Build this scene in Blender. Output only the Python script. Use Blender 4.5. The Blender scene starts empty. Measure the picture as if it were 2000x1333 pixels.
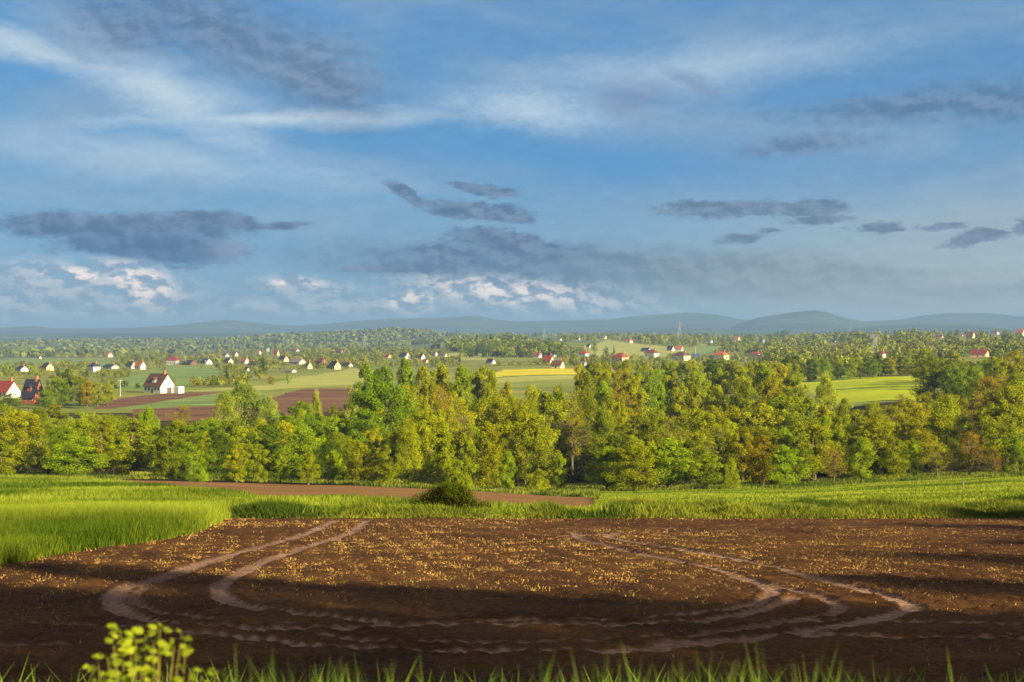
import bpy, math, random
import numpy as np
rad = math.radians
scene = bpy.context.scene
# ------------------------------------------------------------------ camera
F = 2778.0                      # focal length in pixels of a 2000 px wide frame
HZ = 645.0                      # row of the horizon
cam_d = bpy.data.cameras.new('camera'); cam = bpy.data.objects.new('camera', cam_d)
scene.collection.objects.link(cam); scene.camera = cam
cam.location = (0, 0, 0); cam.rotation_euler = (rad(90), 0, 0)
cam_d.sensor_width = 36; cam_d.lens = 36 * F / 2000
cam_d.shift_y = -(666.5 - HZ) / 2000
cam_d.clip_start = 0.1; cam_d.clip_end = 60000
cam_d.dof.use_dof = True; cam_d.dof.focus_distance = 120; cam_d.dof.aperture_fstop = 6.3
# ------------------------------------------------------------------ light
SUN_AZ, SUN_EL = rad(46), rad(19)      # to the right of straight behind the camera
sdir = (math.sin(SUN_AZ) * math.cos(SUN_EL), -math.cos(SUN_AZ) * math.cos(SUN_EL), math.sin(SUN_EL))
sun_d = bpy.data.lights.new('sun', 'SUN'); sun = bpy.data.objects.new('sun', sun_d)
scene.collection.objects.link(sun)
sun_d.energy = 5.0; sun_d.angle = rad(0.7); sun_d.color = (1.0, 0.82, 0.50)
from mathutils import Vector
sun.rotation_euler = Vector(sdir).to_track_quat('Z', 'Y').to_euler()
vs = scene.view_settings
vs.view_transform = 'Standard'; vs.look = 'None'; vs.gamma = 1; vs.exposure = 1.25
EXPO = 2 ** vs.exposure
scene.cycles.use_denoising = True
scene.cycles.max_bounces = 6; scene.cycles.diffuse_bounces = 2; scene.cycles.transmission_bounces = 3
scene.cycles.volume_bounces = 0; scene.cycles.transparent_max_bounces = 6

def lin(c):
    return tuple(((v / 255) / 12.92 if v / 255 <= 0.04045 else ((v / 255 + 0.055) / 1.055) ** 2.4) for v in c)

class NT:
    def __init__(s, nt): s.nt = nt; s.n = nt.nodes; s.l = nt.links
    def new(s, t, **k):
        n = s.n.new(t)
        for a, v in k.items(): setattr(n, a, v)
        return n
    def put(s, sock, v):
        if isinstance(v, bpy.types.NodeSocket): s.l.new(v, sock)
        elif v is not None: sock.default_value = v
    def math(s, op, a, b=None, c=None, clamp=False):
        n = s.new('ShaderNodeMath', operation=op, use_clamp=clamp)
        s.put(n.inputs[0], a); s.put(n.inputs[1], b) if b is not None else None
        if c is not None: s.put(n.inputs[2], c)
        return n.outputs[0]
    def vmath(s, op, a, b=None):
        n = s.new('ShaderNodeVectorMath', operation=op)
        s.put(n.inputs[0], a)
        if b is not None: s.put(n.inputs[1], b)
        return n.outputs[1] if op in ('LENGTH', 'DISTANCE', 'DOT_PRODUCT') else n.outputs[0]
    def mix(s, f, a, b, mode='MIX'):
        n = s.new('ShaderNodeMix', data_type='RGBA', blend_type=mode)
        fx = lambda v: (*v, 1) if isinstance(v, tuple) and len(v) == 3 else v
        s.put(n.inputs[0], f); s.put(n.inputs[6], fx(a)); s.put(n.inputs[7], fx(b))
        return n.outputs[2]
    def rng(s, v, a, b, c=0.0, d=1.0, smooth=True):
        n = s.new('ShaderNodeMapRange', interpolation_type='SMOOTHSTEP' if smooth else 'LINEAR')
        s.put(n.inputs[0], v)
        for i, q in enumerate((a, b, c, d)): n.inputs[i + 1].default_value = q
        return n.outputs[0]
    def noise(s, vec, scale, detail=4, rough=0.55, dist=0.0):
        n = s.new('ShaderNodeTexNoise')
        if vec is not None: s.put(n.inputs['Vector'], vec)
        n.inputs['Scale'].default_value = scale; n.inputs['Detail'].default_value = detail
        n.inputs['Roughness'].default_value = rough; n.inputs['Distortion'].default_value = dist
        return n
    def mapping(s, vec, loc=(0, 0, 0), rot=(0, 0, 0), scale=(1, 1, 1), typ='POINT'):
        n = s.new('ShaderNodeMapping', vector_type=typ)
        s.put(n.inputs[0], vec); n.inputs[1].default_value = loc; n.inputs[2].default_value = rot; n.inputs[3].default_value = scale
        return n.outputs[0]

# ------------------------------------------------------------------ sky
W = bpy.data.worlds.new('World'); scene.world = W; W.use_nodes = True
w = NT(W.node_tree); w.n.clear()
SK = 0.10
sky = w.new('ShaderNodeTexSky', sky_type='NISHITA', sun_disc=False)
sky.sun_elevation = SUN_EL
sky.sun_rotation = math.atan2(sdir[0], sdir[1])
sky.altitude = 300; sky.air_density = 1.0; sky.dust_density = 0.6; sky.ozone_density = 2.5
gen = w.new('ShaderNodeTexCoord').outputs['Generated']
sep = w.new('ShaderNodeSeparateXYZ'); w.put(sep.inputs[0], gen)
az = w.math('MULTIPLY', w.math('ARCTAN2', sep.outputs[0], sep.outputs[1]), 27.78)
el = w.math('MULTIPLY', w.math('ARCSINE', sep.outputs[2]), 27.78)
com = w.new('ShaderNodeCombineXYZ'); w.put(com.inputs[0], az); w.put(com.inputs[1], el)
P0 = com.outputs[0]                    # azimuth and elevation of the direction, 1 unit = 2.06 degrees
def skyc(c): return tuple(v / EXPO / SK for v in lin(c))
def azel(px, py):
    a = math.atan((px - 1000) / F); e = math.atan((HZ - py) / F * math.cos(a))
    return a * 27.78, e * 27.78
warp_n = w.noise(w.mapping(P0, scale=(0.55, 1.3, 1)), 1.0, 6, 0.6)
warp = w.vmath('SUBTRACT', warp_n.outputs['Color'], (0.5, 0.5, 0.5))
warpL = w.mapping(warp, scale=(1.7, 0.55, 0))
P1 = w.vmath('ADD', P0, warpL)
fine = w.noise(w.mapping(P0, scale=(1.0, 2.4, 1)), 3.4, 9, 0.72).outputs['Fac']
fineS = w.math('MULTIPLY', w.math('SUBTRACT', fine, 0.5), 1.7)
soft = w.noise(w.mapping(P0, rot=(0, 0, rad(-12)), scale=(0.22, 1.0, 1)), 0.9, 5, 0.55, 0.6).outputs['Fac']
def blob(px, py, rx, ry, rot=0, a=1.15, b=0.55, edge=1.0, src=None):
    if b < 0.5: a, b = a + .1, b - .2
    rx, ry = rx * 1.08, ry * 1.15
    x, y = azel(px, py)
    m = w.mapping(src or P1, loc=(x, y, 0), rot=(0, 0, rad(rot)), scale=(rx / 100, ry / 100, 1), typ='TEXTURE')
    ln = w.vmath('LENGTH', m)
    if edge: ln = w.math('ADD', ln, w.math('MULTIPLY', fineS, edge))
    return w.rng(ln, a, b)
def mx(*ms):
    o = ms[0]
    for m in ms[1:]: o = w.math('MAXIMUM', o, m)
    return o
col = w.mix(1.0, sky.outputs[0], (0.30, 0.50, 0.66), 'MULTIPLY')
hz = w.rng(el, 0.0, 4.2, 1.0, 0.0)
# even milky veil, paler and greyer to the right and to the horizon
veil = w.math('MULTIPLY_ADD', w.rng(soft, 0.30, 0.72), 0.22, 0.70)
col = w.mix(veil, col, w.mix(w.rng(soft, 0.36, 0.66), skyc((86, 138, 184)), skyc((132, 164, 194))))
right = w.rng(az, -4.0, 9.0)
col = w.mix(w.math('MULTIPLY', hz, w.math('MULTIPLY_ADD', right, 0.55, 0.32)), col, w.mix(right, skyc((132, 172, 200)), skyc((186, 197, 196))))
# clear blue windows
clear = mx(blob(1150, 310, 620, 70, -4, 1.3, 0.2, 0.3), blob(60, 40, 200, 90, -20, 1.3, 0.2, 0.3), blob(700, 270, 300, 40, 4, 1.3, 0.2, 0.3))
col = w.mix(w.math('MULTIPLY', clear, 0.75), col, skyc((82, 150, 206)))
col = w.mix(w.math('MULTIPLY', w.rng(el, 3.8, 7.5), 0.40), col, skyc((96, 150, 200)))
# bright thin streaks
br = mx(blob(120, 110, 330, 26, -12, 1.5, 0.1, 0.5), blob(310, 180, 230, 48, -30, 1.5, 0.1, 0.5),
        blob(560, 236, 330, 14, 3, 1.6, 0.1, 0.5), blob(1040, 212, 200, 38, -5, 1.3, 0.1, 0.6),
        w.math('MULTIPLY', blob(1350, 130, 330, 38, 4, 1.5, 0.1, 0.5), .6), w.math('MULTIPLY', blob(330, 310, 420, 36, -5, 1.5, 0.1, 0.5), .55))
col = w.mix(w.math('MULTIPLY', w.math('MULTIPLY', br, w.rng(soft, .25, .6, .65, 1.0)), 0.95), col, skyc((196, 216, 230)))
pn = lambda off: w.noise(w.mapping(P0, loc=off, scale=(1.0, 1.7, 1)), 2.1, 8, 0.58).outputs['Fac']
n0 = pn((0, 0, 0)); n1 = pn((0.10, 0.20, 0))
dvar = w.math('ADD', w.math('MULTIPLY', w.rng(w.math('SUBTRACT', n0, n1), -0.12, 0.14), 0.32), w.math('MULTIPLY', w.rng(n0, .35, .65), 0.15))
def dcol(c, hi=(150, 170, 196)): return w.mix(dvar, skyc(tuple(v * .90 for v in c)), skyc(hi))
# high grey sheets
g1 = mx(blob(430, 60, 330, 75, -20, 1.3, 0.2, 0.8), blob(620, 150, 150, 75, -25, 1.25, 0.3, 0.8), blob(250, 50, 150, 60, 0, 1.4, 0.2, 0.6))
col = w.mix(w.math('MULTIPLY', g1, 0.85), col, dcol((104, 132, 170)))
g2 = mx(blob(1225, 195, 62, 44, -10, 1.3, 0.3, 0.9), blob(1350, 160, 60, 16, -25, 1.4, 0.3, 0.9))
col = w.mix(w.math('MULTIPLY', g2, 0.7), col, skyc((128, 150, 184)))
g3 = mx(blob(1790, 208, 260, 30, 2, 1.25, 0.3, 0.8), blob(1960, 200, 200, 38, 0, 1.3, 0.3, 0.8), blob(1580, 282, 130, 19, 3, 1.3, 0.3, 0.8))
col = w.mix(w.math('MULTIPLY', g3, 0.85), col, dcol((96, 132, 174)))
# the long grey deck above the hills
dk = mx(blob(1250, 535, 600, 52, -3, 1.3, 0.5, 0.35), blob(1000, 482, 130, 26, -8, 1.2, 0.7, 0.9), blob(900, 525, 220, 24, 0, 1.2, 0.6, 0.8),
        blob(1850, 580, 260, 26, 3, 1.3, 0.3, 0.7))
dkc = w.mix(w.rng(az, -1.0, 6.0), dcol((78, 116, 158), (130, 158, 186)), dcol((134, 156, 170), (172, 184, 190)))
col = w.mix(w.math('MULTIPLY', dk, 0.88), col, dkc)
base = mx(blob(900, 600, 420, 26, 0, 1.3, 0.3, 0.6), blob(300, 600, 520, 30, 0, 1.3, 0.3, 0.6))
col = w.mix(w.math('MULTIPLY', base, 0.55), col, skyc((106, 144, 182)))
col = w.mix(w.math('MULTIPLY', w.rng(el, 0.0, 1.3, 1.0, 0.0), w.math('MULTIPLY_ADD', right, 0.55, 0.10)), col, w.mix(right, skyc((124, 166, 196)), skyc((184, 194, 194))))
# low cumulus heads, cream on their sunlit tops
puff = w.noise(P0, 2.2, 7, 0.62).outputs['Fac']
pz = w.math('MULTIPLY', w.math('SUBTRACT', puff, 0.5), 2.2)
P2 = w.vmath('ADD', P0, w.mapping(w.vmath('SUBTRACT', w.noise(P0, 1.6, 6, 0.6).outputs['Color'], (0.5, 0.5, 0.5)), scale=(0.6, 0.2, 0)))
def pf(px, py, rx, ry, rot=0, e=1.1):
    return blob(px, py, rx, ry, rot, 1.15, 0.45, e, P2)
cr = mx(pf(1010, 582, 300, 40, -4, .7), pf(800, 592, 80, 34, 0, .7), pf(275, 560, 130, 52, -12, .7), pf(120, 550, 160, 40, -5, .7), pf(580, 562, 120, 22, 0, .7), pf(1180, 600, 200, 22, 0, .7), pf(40, 592, 120, 42, 0, .7), pf(220, 606, 220, 22, 0, .7), pf(640, 600, 260, 20, 0, .7))
cm = w.math('MULTIPLY', cr, w.rng(n0, 0.37, 0.47))
lit = w.rng(w.math('SUBTRACT', n0, n1), -0.10, 0.09)
hot = mx(pf(1005, 572, 190, 26, -6, .6), pf(795, 586, 50, 22, 0, .6), pf(275, 552, 80, 38, -25, .6), pf(575, 553, 50, 7, 0, .8), pf(150, 537, 60, 14, -5, .8))
ccol = w.mix(lit, skyc((142, 164, 190)), w.mix(hot, skyc((202, 208, 216)), tuple(v * 1.45 for v in skyc((244, 224, 210)))))
col = w.mix(w.math('MULTIPLY', cm, 0.9), col, ccol)
# dark slate clouds
d1 = mx(blob(220, 440, 250, 26, -1, 1.15, 0.6, 0.7), blob(300, 478, 190, 34, -3, 1.15, 0.6, 0.6), blob(420, 432, 120, 12, -2, 1.15, 0.6, 0.8), blob(550, 437, 44, 7, 6, 1.2, 0.6, 0.9))
d1c = w.mix(w.rng(el, 1.4, 2.3), dcol((58, 102, 156), (100, 138, 182)), dcol((92, 120, 158)))
col = w.mix(w.math('MULTIPLY', d1, 0.92), col, d1c)
col = w.mix(w.math('MULTIPLY', blob(450, 485, 50, 26, 0, 1.3, 0.3, 0.8), 0.6), col, skyc((150, 165, 190)))
d2 = mx(blob(930, 408, 120, 17, -5, 1.15, 0.7, 0.9), blob(945, 371, 76, 9, -8, 1.2, 0.7, 0.9), blob(800, 378, 42, 12, -40, 1.2, 0.7, 0.9), blob(1005, 420, 50, 15, -6, 1.2, 0.7, 0.9),
        blob(860, 497, 60, 14, -10, 1.2, 0.7, 0.9), blob(1000, 480, 100, 20, -8, 1.2, 0.7, 0.9), blob(800, 528, 120, 10, 0, 1.2, 0.7, 0.7))
col = w.mix(w.math('MULTIPLY', d2, 0.88), col, dcol((84, 118, 160)))
d3 = mx(blob(1440, 408, 130, 17, 0, 1.15, 0.7, 1.0), blob(1570, 405, 90, 15, 2, 1.2, 0.7, 1.0), blob(1600, 430, 60, 12, 0, 1.2, 0.7, 1.0), blob(1500, 456, 30, 7, 3, 1.2, 0.7, 0.9), blob(1700, 446, 42, 8, 8, 1.2, 0.7, 0.9),
        blob(1840, 441, 60, 6, 0, 1.2, 0.7, 0.9), blob(1905, 460, 62, 11, 6, 1.2, 0.7, 0.9), blob(1440, 468, 45, 9, 0, 1.2, 0.5, 0.9), blob(2000, 440, 16, 14, 0, 1.2, 0.7, 0.9))
col = w.mix(w.math('MULTIPLY', d3, 0.86), col, dcol((98, 126, 158)))
col = w.mix(1.0, col, w.mix(w.rng(w.noise(w.mapping(P0, scale=(.6, 1.6, 1)), 3.0, 8, 0.7).outputs['Fac'], .3, .7), (0.93, 0.94, 0.95), (1.06, 1.05, 1.04)), 'MULTIPLY')
# pale warm cloud added overhead and behind the viewpoint to lift and warm shade
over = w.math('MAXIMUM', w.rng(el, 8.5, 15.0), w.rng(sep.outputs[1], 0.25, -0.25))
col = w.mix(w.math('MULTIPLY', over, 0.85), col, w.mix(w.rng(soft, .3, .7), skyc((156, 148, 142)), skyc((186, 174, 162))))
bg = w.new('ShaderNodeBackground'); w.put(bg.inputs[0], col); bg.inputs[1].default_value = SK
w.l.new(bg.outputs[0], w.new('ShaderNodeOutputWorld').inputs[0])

# ------------------------------------------------------------------ helpers
rng = np.random.default_rng(7)
random.seed(7)
COL = scene.collection
def tag(o, label=None, cat=None, group=None, kind=None):
    if label: o['label'] = label
    if cat: o['category'] = cat
    if group: o['group'] = group
    if kind: o['kind'] = kind
    return o
def npmesh(name, V, quads=None, tris=None, mat=None, attrs=None, smooth=False, parent=None, link=True):
    me = bpy.data.meshes.new(name)
    V = np.asarray(V, np.float32)
    nq = 0 if quads is None else len(quads); nt_ = 0 if tris is None else len(tris)
    me.vertices.add(len(V)); me.vertices.foreach_set('co', V.ravel())
    me.loops.add(nq * 4 + nt_ * 3); me.polygons.add(nq + nt_)
    li = []
    if nq: li.append(np.asarray(quads, np.int32).ravel())
    if nt_: li.append(np.asarray(tris, np.int32).ravel())
    me.loops.foreach_set('vertex_index', np.concatenate(li))
    st = np.concatenate([np.arange(nq) * 4, nq * 4 + np.arange(nt_) * 3]).astype(np.int32)
    me.polygons.foreach_set('loop_start', st)
    if smooth: me.polygons.foreach_set('use_smooth', np.ones(nq + nt_, bool))
    if attrs:
        for k, v in attrs.items():
            a = me.attributes.new(k, 'FLOAT', 'POINT'); a.data.foreach_set('value', np.asarray(v, np.float32))
    me.update(); me.validate()
    if mat: me.materials.append(mat)
    if not link: return me
    o = bpy.data.objects.new(name, me); COL.objects.link(o)
    if parent: o.parent = parent
    return o
def hash2(ix, iy, s):
    h = (ix.astype(np.int64) * 374761393 + iy.astype(np.int64) * 668265263 + s * 1442695041) & 0xffffffff
    h = ((h ^ (h >> 13)) * 1274126177) & 0xffffffff
    return ((h ^ (h >> 16)) & 0xffff) / 65535.0
def vnoise(x, y, s=0):
    x = np.asarray(x, float); y = np.asarray(y, float)
    ix = np.floor(x); iy = np.floor(y); fx = x - ix; fy = y - iy
    fx = fx * fx * (3 - 2 * fx); fy = fy * fy * (3 - 2 * fy)
    a = hash2(ix, iy, s); b = hash2(ix + 1, iy, s); c = hash2(ix, iy + 1, s); d = hash2(ix + 1, iy + 1, s)
    return (a * (1 - fx) + b * fx) * (1 - fy) + (c * (1 - fx) + d * fx) * fy - 0.5
def fbm(x, y, s=0, n=4):
    o = 0; a = 1
    for i in range(n):
        o = o + a * vnoise(x * 2 ** i + 17.3 * i, y * 2 ** i - 9.1 * i, s + i); a *= 0.5
    return o

# ------------------------------------------------------------------ terrain function (camera eye at z = 0)
TD = np.log(np.array([60, 75, 100, 140, 200, 250, 300, 400, 500, 620, 800, 1100, 1400, 1800, 2500, 3500, 5000, 8000, 14000.]))
TC = np.array([0, 250, 650, 1100, 1500, 1800, 2000.])
TP = np.array([
 [1013.5, 990, 968, 948, 934, 915, 885, 832, 800, 772, 748, 731, 720, 709, 697, 688, 678, 667, 660],
 [1013.5, 990, 968, 949, 937, 915, 885, 830, 798, 768, 745, 729, 719, 707, 695, 686, 676, 666, 660],
 [1013.5, 990, 972, 956, 947, 928, 895, 832, 795, 763, 740, 722, 711, 699, 688, 680, 672, 664, 659],
 [1013.5, 993, 982, 973, 962, 943, 910, 845, 800, 762, 731, 710, 703, 688, 662, 658, 657, 656, 655],
 [1013.5, 992, 980, 968, 955, 935, 905, 840, 795, 755, 727, 712, 704, 686, 668, 663, 660, 657, 655],
 [1013.5, 990, 972, 955, 938, 920, 890, 825, 772, 738, 718, 702, 688, 668, 655, 654, 653, 652, 651],
 [1013.5, 986, 964, 946, 928, 910, 880, 820, 775, 742, 718, 698, 680, 664, 654, 653, 652, 651, 650.]])
def ground_z(x, y):
    x = np.asarray(x, float); y = np.asarray(y, float)
    yy = np.maximum(y, 60.0)
    px = np.clip(1000 + F * x / yy, 0.001, 1999.999)
    ld = np.clip(np.log(yy), TD[0], TD[-1] - 1e-6)
    j = np.clip(np.searchsorted(TD, ld, side='right') - 1, 0, len(TD) - 2)
    t = (ld - TD[j]) / (TD[j + 1] - TD[j])
    i = np.clip(np.searchsorted(TC, px, side='right') - 1, 0, len(TC) - 2)
    s = (px - TC[i]) / (TC[i + 1] - TC[i]); s = s * s * (3 - 2 * s)
    p = (TP[i, j] * (1 - t) + TP[i, j + 1] * t) * (1 - s) + (TP[i + 1, j] * (1 - t) + TP[i + 1, j + 1] * t) * s
    far = -(p - HZ) / F * yy
    near = -(2.5 + 0.091 * y)
    k = np.clip((y - 4) / 10, 0, 1); k = k * k * (3 - 2 * k)
    near = np.where(y < 14, (-1.5 + 0.012 * np.minimum(y, 0)) * (1 - k) + near * k, near)
    und = 0.25 * vnoise(x / 9, y / 9, 3) * np.clip((y - 70) / 60, 0, 1)
    return np.where(y > 60, far, near) + und
def gz(x, y): return float(ground_z(x, y))
def hit(px, py, dmin=60, dmax=9000):
    """distance at which the line of sight through a photo point meets the ground"""
    ds = np.exp(np.linspace(math.log(dmin), math.log(dmax), 900))
    q = HZ - F * ground_z((px - 1000) / F * ds, ds) / ds
    k = np.nonzero(q <= py)[0]
    return float(ds[k[0]]) if len(k) else dmax
def at(px, d): return (px - 1000) / F * d

# ------------------------------------------------------------------ materials
MATS = {}
def mat_new(name):
    m = bpy.data.materials.new(name); m.use_nodes = True
    t = NT(m.node_tree); t.n.clear()
    MATS[name] = m
    return m, t
def out(t, sh): t.l.new(sh, t.new('ShaderNodeOutputMaterial').inputs[0])
def pr(t, colr, rough=0.8, bump=None, spec=0.3):
    b = t.new('ShaderNodeBsdfPrincipled')
    t.put(b.inputs['Base Color'], (*colr, 1) if isinstance(colr, tuple) and len(colr) == 3 else colr)
    t.put(b.inputs['Roughness'], rough); b.inputs['Specular IOR Level'].default_value = spec
    if bump is not None: t.l.new(bump, b.inputs['Normal'])
    return b.outputs[0]
def bumpn(t, h, strength, dist):
    b = t.new('ShaderNodeBump'); b.inputs['Strength'].default_value = strength; b.inputs['Distance'].default_value = dist
    t.put(b.inputs['Height'], h); return b.outputs[0]
def geo_pos(t): return t.new('ShaderNodeNewGeometry').outputs['Position']
def attr(t, n): return t.new('ShaderNodeAttribute', attribute_name=n).outputs['Fac']

def plain(name, c, rough=0.7, var=0.15, scale=2.0):
    m, t = mat_new(name)
    n = t.noise(geo_pos(t), scale, 4).outputs['Fac']
    cc = t.mix(n, tuple(v * (1 - var) for v in c), tuple(min(1, v * (1 + var)) for v in c))
    out(t, pr(t, cc, rough)); return m

def leafmat(name, c1, c2, trans=0.35, tint=True):
    """foliage: colour varies leaf clump by leaf clump and tree by tree"""
    m, t = mat_new(name)
    v = attr(t, 'v')
    c = t.mix(v, c1, c2)
    if tint:
        oi = t.new('ShaderNodeObjectInfo')
        c = t.mix(1.0, c, oi.outputs['Color'], 'MULTIPLY')
    d = t.new('ShaderNodeBsdfDiffuse'); t.put(d.inputs[0], c)
    tr = t.new('ShaderNodeBsdfTranslucent'); t.put(tr.inputs[0], c)
    ms = t.new('ShaderNodeMixShader'); ms.inputs[0].default_value = trans
    t.l.new(d.outputs[0], ms.inputs[1]); t.l.new(tr.outputs[0], ms.inputs[2])
    out(t, ms.outputs[0]); return m
M_leaf = leafmat('foliage', (0.052, 0.078, 0.003), (0.485, 0.545, 0.010), 0.20)
M_leafs = leafmat('conifer_needles', (0.022, 0.040, 0.012), (0.07, 0.09, 0.02), 0.15)
m, t = mat_new('bark')
n = t.noise(t.mapping(geo_pos(t), scale=(6, 6, 1.2)), 2.0, 5).outputs['Fac']
out(t, pr(t, t.mix(n, (0.05, 0.035, 0.026), (0.19, 0.15, 0.11)), 0.9)); M_bark = m

# soil of the ploughed field: dark crumb, lighter compacted wheel tracks
def soilmat(name, cd, cl, tr=(0.44, 0.285, 0.22)):
    m, t = mat_new(name)
    p = geo_pos(t)
    a = t.noise(p, 0.35, 4).outputs['Fac']; b = t.noise(p, 7.0, 6, 0.7).outputs['Fac']; c = t.noise(p, 30, 4, 0.7).outputs['Fac']
    f = t.math('ADD', t.math('MULTIPLY', b, 0.6), t.math('MULTIPLY', a, 0.45), clamp=True)
    cc = t.mix(t.rng(f, 0.35, 0.75), cd, cl)
    straw = t.rng(c, 0.62, 0.72)
    cc = t.mix(t.math('MULTIPLY', straw, 0.45), cc, (0.42, 0.27, 0.08))
    k = attr(t, 'track')
    cc = t.mix(t.math('MULTIPLY', k, t.rng(b, 0.30, 0.55, 0.68, 1.0)), cc, tr)
    h = t.math('ADD', t.math('MULTIPLY', b, 1.0), t.math('MULTIPLY', c, 0.5))
    out(t, pr(t, cc, 0.95, bumpn(t, h, 1.0, 0.08), 0.1)); return m
M_soil = soilmat('ploughed_soil', (0.052, 0.022, 0.009), (0.19, 0.088, 0.027))

def fieldmat(name, c1, c2, c3=None, sc=0.05, row=None, bump=0.3):
    m, t = mat_new(name)
    p = geo_pos(t)
    a = t.noise(t.mapping(p, rot=(0, 0, rad(14)), scale=(0.35, 1.6, 1)), sc, 5).outputs['Fac']
    b = t.noise(p, sc * 40, 5, 0.65).outputs['Fac']
    f = t.math('ADD', t.math('MULTIPLY', a, 0.65), t.math('MULTIPLY', b, 0.35))
    cc = t.mix(t.rng(f, 0.36, 0.62), c1, c2)
    if c3:
        g = t.noise(t.mapping(p, scale=(0.3, 1.4, 1)), sc * 3.1, 3).outputs['Fac']
        cc = t.mix(t.rng(g, 0.55, 0.68), cc, c3)
    out(t, pr(t, cc, 0.95, bumpn(t, b, bump, 0.6), 0.05)); return m
M_grassland = fieldmat('meadow_grass', (0.060, 0.115, 0.012), (0.17, 0.24, 0.022), (0.20, 0.22, 0.03))
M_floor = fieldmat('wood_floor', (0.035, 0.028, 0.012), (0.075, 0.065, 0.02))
M_strip = fieldmat('bare_strip_soil', (0.23, 0.122, 0.050), (0.33, 0.178, 0.072), sc=0.2)
M_red = fieldmat('red_brown_plough', (0.13, 0.065, 0.043), (0.23, 0.128, 0.08), sc=0.04)
M_rape = fieldmat('rapeseed_flowers', (0.52, 0.46, 0.02), (0.75, 0.66, 0.05), sc=0.05)
M_pale = fieldmat('pale_stubble_grass', (0.30, 0.34, 0.08), (0.45, 0.46, 0.13), sc=0.05)
M_crop = fieldmat('green_crop', (0.14, 0.22, 0.06), (0.24, 0.33, 0.10), (0.30, 0.38, 0.14), sc=0.02)
M_bright = fieldmat('bright_meadow', (0.30, 0.40, 0.012), (0.50, 0.56, 0.02), (0.55, 0.58, 0.04), sc=0.03)
M_far = fieldmat('mid_grassland', (0.14, 0.18, 0.035), (0.28, 0.31, 0.065), (0.36, 0.33, 0.10), sc=0.01)
M_plain = fieldmat('far_plain', (0.08, 0.11, 0.045), (0.19, 0.23, 0.09), (0.32, 0.32, 0.17), sc=0.004)
M_hill = fieldmat('hill_woods', (0.028, 0.045, 0.02), (0.07, 0.095, 0.035), (0.13, 0.16, 0.05), sc=0.0012, bump=0.6)

# ------------------------------------------------------------------ ground behind the crops, near part
FIELD_FAR = 60.0
def near_ground():
    ys = np.concatenate([np.arange(-130, 4, 4.0), np.arange(4, 60.01, 1.0)]); xs = np.arange(-136, 137, 4.0)
    X, Y = np.meshgrid(xs, ys)
    Z = ground_z(X, Y)
    # lies lower below the fine field sheet
    ins = (Y > 13.5) & (Y < 59.5) & (np.abs(X) < 27 + 0 * Y)
    Z = Z - 0.5 * ins
    V = np.stack([X, Y, Z], -1).reshape(-1, 3); nx = len(xs); ny = len(ys)
    a = (np.arange(ny - 1)[:, None] * nx + np.arange(nx - 1)[None]).ravel()
    Q = np.stack([a, a + 1, a + nx + 1, a + nx], 1)
    tag(npmesh('ground', V, Q, mat=M_grassland, smooth=True), kind='structure')
near_ground()

# ------------------------------------------------------------------ zones of the land beyond, outlined on the ground
def poly_ground(pts, dmin=60):
    o = []
    for px, py in pts:
        d = hit(px, py, dmin); o.append((at(px, d), d))
    return np.array(o)
def inside(P, x, y):
    r = np.zeros(x.shape, bool); n = len(P)
    for i in range(n):
        x1, y1 = P[i]; x2, y2 = P[(i + 1) % n]
        c = ((y1 > y) != (y2 > y)) & (x < (x2 - x1) * (y - y1) / (y2 - y1 + 1e-12) + x1)
        r ^= c
    return r
Z_STRIP = poly_ground([(150, 936), (400, 938), (600, 944), (820, 955), (950, 961), (1160, 972), (1165, 1013), (1000, 1013), (800, 1005), (620, 990), (500, 984), (380, 972), (250, 958)])
Z_PL1 = poly_ground([(175, 800), (235, 778), (330, 768), (440, 766), (330, 782), (225, 799)], 420)
Z_PL2 = poly_ground([(260, 800), (430, 793), (520, 795), (520, 830), (260, 830)], 420)
Z_PL3 = poly_ground([(510, 785), (560, 768), (600, 760), (700, 758), (720, 800), (560, 812)], 420)
Z_CROP = poly_ground([(225, 798), (330, 783), (440, 767), (520, 763), (520, 792), (430, 792), (260, 799)], 420)
Z_CROP2 = poly_ground([(225, 742), (330, 716), (420, 716), (430, 745), (340, 762), (230, 762)], 420)
Z_CROP3 = poly_ground([(0, 716), (0, 703), (130, 700), (240, 705), (240, 716)], 420)
Z_PALE1 = poly_ground([(345, 765), (520, 752), (600, 735), (720, 716), (740, 740), (690, 752), (520, 762)], 420)
Z_RAPE = poly_ground([(930, 745), (985, 722), (1130, 720), (1130, 732), (985, 735)], 420)
Z_PALE2 = poly_ground([(940, 748), (985, 737), (1130, 734), (1130, 739), (960, 750)], 420)
Z_CROP4 = poly_ground([(1540, 740), (1560, 724), (1680, 736), (1800, 736), (1800, 782), (1620, 790)], 380)
Z_FA = poly_ground([(1140, 676), (1190, 664), (1290, 676), (1330, 686), (1290, 700), (1150, 700)], 900)
Z_FB = poly_ground([(1350, 690), (1370, 674), (1420, 682), (1400, 690)], 900)
Z_FC = poly_ground([(860, 702), (880, 690), (960, 692), (950, 704)], 700)
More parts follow.
